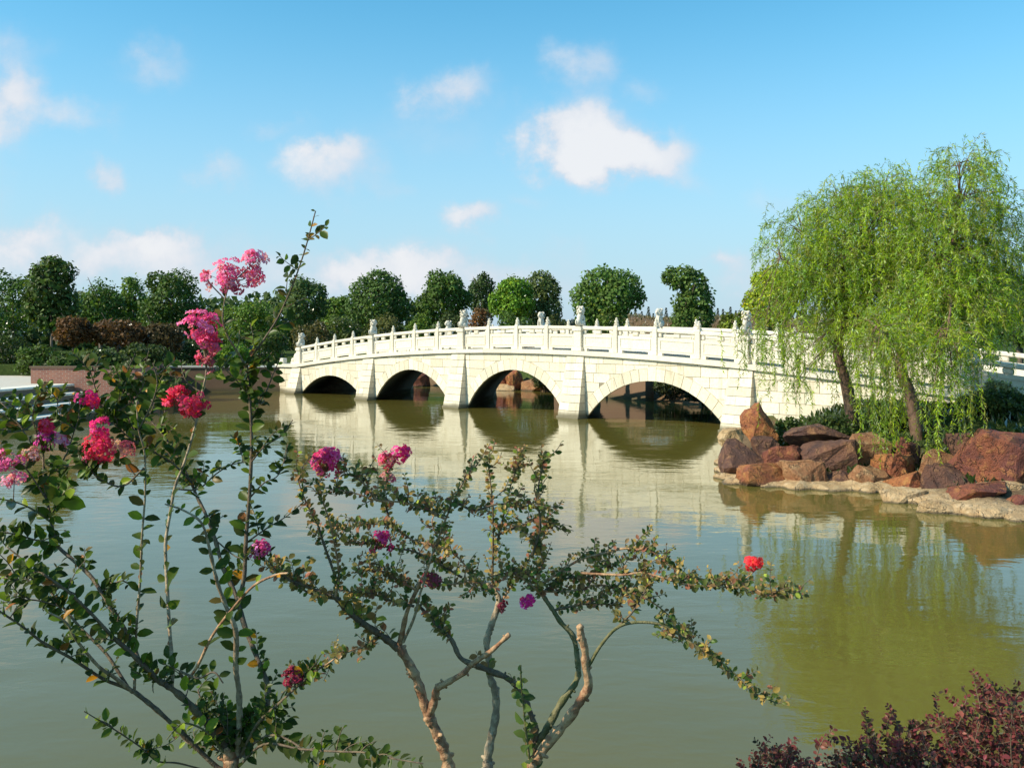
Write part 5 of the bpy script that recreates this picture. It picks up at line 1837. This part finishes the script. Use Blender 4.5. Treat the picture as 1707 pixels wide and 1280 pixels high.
LC = [  # leafy arching shoots of the crown: points, drift, number of side twigs
    ([(898, 978), (930, 955), (968, 932), (1008, 922), (1044, 914), (1090, 922), (1119, 945), (1155, 962), (1188, 975), (1237, 966), (1262, 948)], -0.2, 64),
    ([(968, 955), (1031, 958), (1073, 955), (1122, 968), (1155, 975), (1204, 978), (1254, 981), (1287, 993), (1334, 985)], -0.35, 56),
    ([(905, 985), (950, 985), (1000, 975), (1040, 985), (1085, 1002), (1120, 1030), (1150, 1060)], 0.2, 46),
    ([(900, 990), (940, 965), (985, 960), (1020, 945)], 0.3, 34),
    ([(558, 998), (565, 959), (556, 898), (544, 852), (528, 812), (540, 790)], -0.2, 14),
    ([(559, 960), (540, 907), (528, 870), (513, 843), (498, 804), (497, 780)], 0.2, 16),
    ([(741, 864), (708, 849), (671, 837), (629, 834), (592, 822), (550, 815)], -0.2, 40),
    ([(763, 925), (732, 910), (690, 901), (653, 877), (610, 874), (562, 882), (520, 872)], 0.2, 42),
    ([(770, 962), (729, 938), (690, 919), (653, 913), (610, 905), (580, 905)], -0.3, 32),
    ([(705, 968), (723, 919), (741, 870), (757, 834), (775, 800), (800, 768)], 0.1, 20),
    ([(825, 990), (821, 974), (822, 913), (822, 852), (818, 807), (812, 765)], -0.1, 24),
    ([(829, 990), (796, 971), (769, 934), (738, 907), (720, 870), (735, 845)], 0.2, 16),
    ([(830, 900), (836, 874), (845, 834), (857, 791), (868, 775)], 0.2, 16),
    ([(888, 925), (900, 880), (897, 831), (900, 795), (910, 765)], -0.1, 28),
    ([(826, 892), (866, 877), (900, 866), (930, 880)], 0.0, 22),
    ([(830, 1010), (860, 965), (888, 919), (905, 880)], 0.2, 18),
    ([(892, 970), (905, 940), (900, 910), (915, 880)], 0.2, 20),
    ([(909, 998), (880, 970), (850, 955), (820, 960)], -0.2, 30),
    ([(922, 1017), (955, 1010), (990, 1005), (1030, 1010)], -0.1, 20),
    ([(697, 985), (660, 965), (625, 950), (590, 955)], -0.3, 34),
    ([(690, 1010), (650, 1000), (610, 985), (590, 990)], -0.4, 30),
    ([(632, 1056), (610, 1075), (570, 1090), (540, 1110), (505, 1130)], -0.2, 24),
    ([(703, 970), (740, 975), (780, 970), (800, 985)], -0.2, 22),
    ([(650, 870), (640, 825), (646, 800), (652, 775)], 0.1, 10),
    ([(629, 834), (600, 800), (575, 790)], 0.1, 12),
    ([(757, 834), (790, 850), (830, 840), (870, 845), (895, 835)], 0.0, 24),
    ([(562, 998), (520, 990), (480, 965), (450, 940)], -0.2, 14),
]
for pts, dr, nt in LC:
    Rs.stem(pts, 3.0, 1.0, D_ if random.random() < 0.6 else T_, dr, leaf=(0.12, dn * 1.25, s14), twig=(int(nt * 0.8), 0.02, 0.075, s14 * 0.95, 0.0115, 0.08))
Rs.flower(545, 771, 27, 24, (0.82, 0.06, 0.26), 58)
Rs.flower(668, 752, 14, 15, MAG, 16)
Rs.flower(647, 766, 13, 12, (0.80, 0.09, 0.25), 13)
Rs.flower(646, 797, 9, 12, DULL, 6)
Rs.flower(634, 902, 18, 17, MAG, 22)
Rs.flower(716, 966, 17, 10, DEEP, 18)
Rs.flower(881, 999, 12, 11, (0.82, 0.05, 0.40), 14)
Rs.flower(1257, 937, 12, 9, (0.90, 0.06, 0.08), 12)
Rs.flower(838, 1008, 7, 7, DEEP, 5)
Rs.finish()

# ------------------------------------------------------------------ red leaved hedge, bottom right
HED = [(w_, tuple(1.25 * x for x in c), wd) for (w_, c, wd) in [(1, (0.120, 0.022, 0.030), 0.30), (1, (0.180, 0.035, 0.045), 0.32), (0.8, (0.065, 0.018, 0.022), 0.30), (0.5, (0.240, 0.075, 0.060), 0.30), (0.25, (0.130, 0.110, 0.035), 0.30), (0.5, (0.035, 0.020, 0.018), 0.3)]]
Hs = Shrub('fringe_flower_hedge', 'dark red leaved hedge at the bottom right corner', 'hedge', 1560, 3.0, HED)
OUT = [(1245, 1262), (1262, 1242), (1295, 1250), (1340, 1268), (1390, 1262), (1425, 1232), (1460, 1215), (1500, 1208), (1545, 1205), (1590, 1182), (1640, 1165), (1707, 1160), (1800, 1165)]
for k in range(230):
    px = random.uniform(1235, 1830)
    top = np.interp(px, [p[0] for p in OUT], [p[1] for p in OUT])
    Y = random.uniform(2.7, 3.25)
    py1 = top + random.random() ** 1.6 * 150 - 6
    e = at(px, py1, Y) - Hs.org
    b = Vector((e.x + random.uniform(-0.12, 0.12), e.y + random.uniform(-0.1, 0.1), max(0.02, e.z - random.uniform(0.18, 0.35))))
    tp = catmull([b, b.lerp(e, 0.5) + Vector((random.uniform(-0.03, 0.03), random.uniform(-0.03, 0.03), 0)), e], 4)
    Hs.twigs.append(tube(tp, 0.0022, 0.0008, 4))
    Hs.add_leaves(tp, 0.15, 0.010, 0.0200, None, 0.8, 0.1)
    for j in range(2):
        q_ = tp[random.randint(3, len(tp) - 1)]
        d = Vector((random.uniform(-1, 1), random.uniform(-1, 1), random.uniform(-0.1, 0.9))).normalized() * random.uniform(0.04, 0.10)
        tq = catmull([q_, q_ + d * 0.5, q_ + d + Vector((0, 0, 0.01))], 3)
        Hs.twigs.append(tube(tq, 0.0014, 0.0007, 4))
        Hs.add_leaves(tq, 0.1, 0.0095, 0.0185, None, 0.8, 0.1)
for pts in ([(1262, 1285), (1270, 1250), (1285, 1228)], [(1290, 1285), (1310, 1250), (1330, 1230)], [(1355, 1290), (1368, 1240), (1392, 1212)], [(1500, 1230), (1492, 1195), (1478, 1175)],
            [(1640, 1180), (1660, 1150), (1645, 1128)], [(1600, 1190), (1612, 1162), (1602, 1142)], [(1690, 1170), (1700, 1150), (1690, 1135)], [(1450, 1240), (1446, 1205), (1440, 1185)]):
    Y = random.uniform(2.8, 3.1)
    tp = catmull([at(p[0], p[1], Y) - Hs.org for p in pts], 4)
    Hs.twigs.append(tube(tp, 0.0022, 0.0008, 4))
    Hs.add_leaves(tp, 0.1, 0.014, 0.022)
Vt, ft = join_geo([tube(catmull([(x_, random.uniform(-0.1, 0.1), -0.05), (x_ + random.uniform(-0.1, 0.1), 0, 0.15), (x_ + random.uniform(-0.2, 0.2), 0.05, 0.32)], 3), 0.012, 0.004, 5) for x_ in np.arange(-0.28, 0.6, 0.10)])
link('stem', npmesh('stem', Vt, ft), Hs.root, M_BARK_DARK)
Hs.finish()
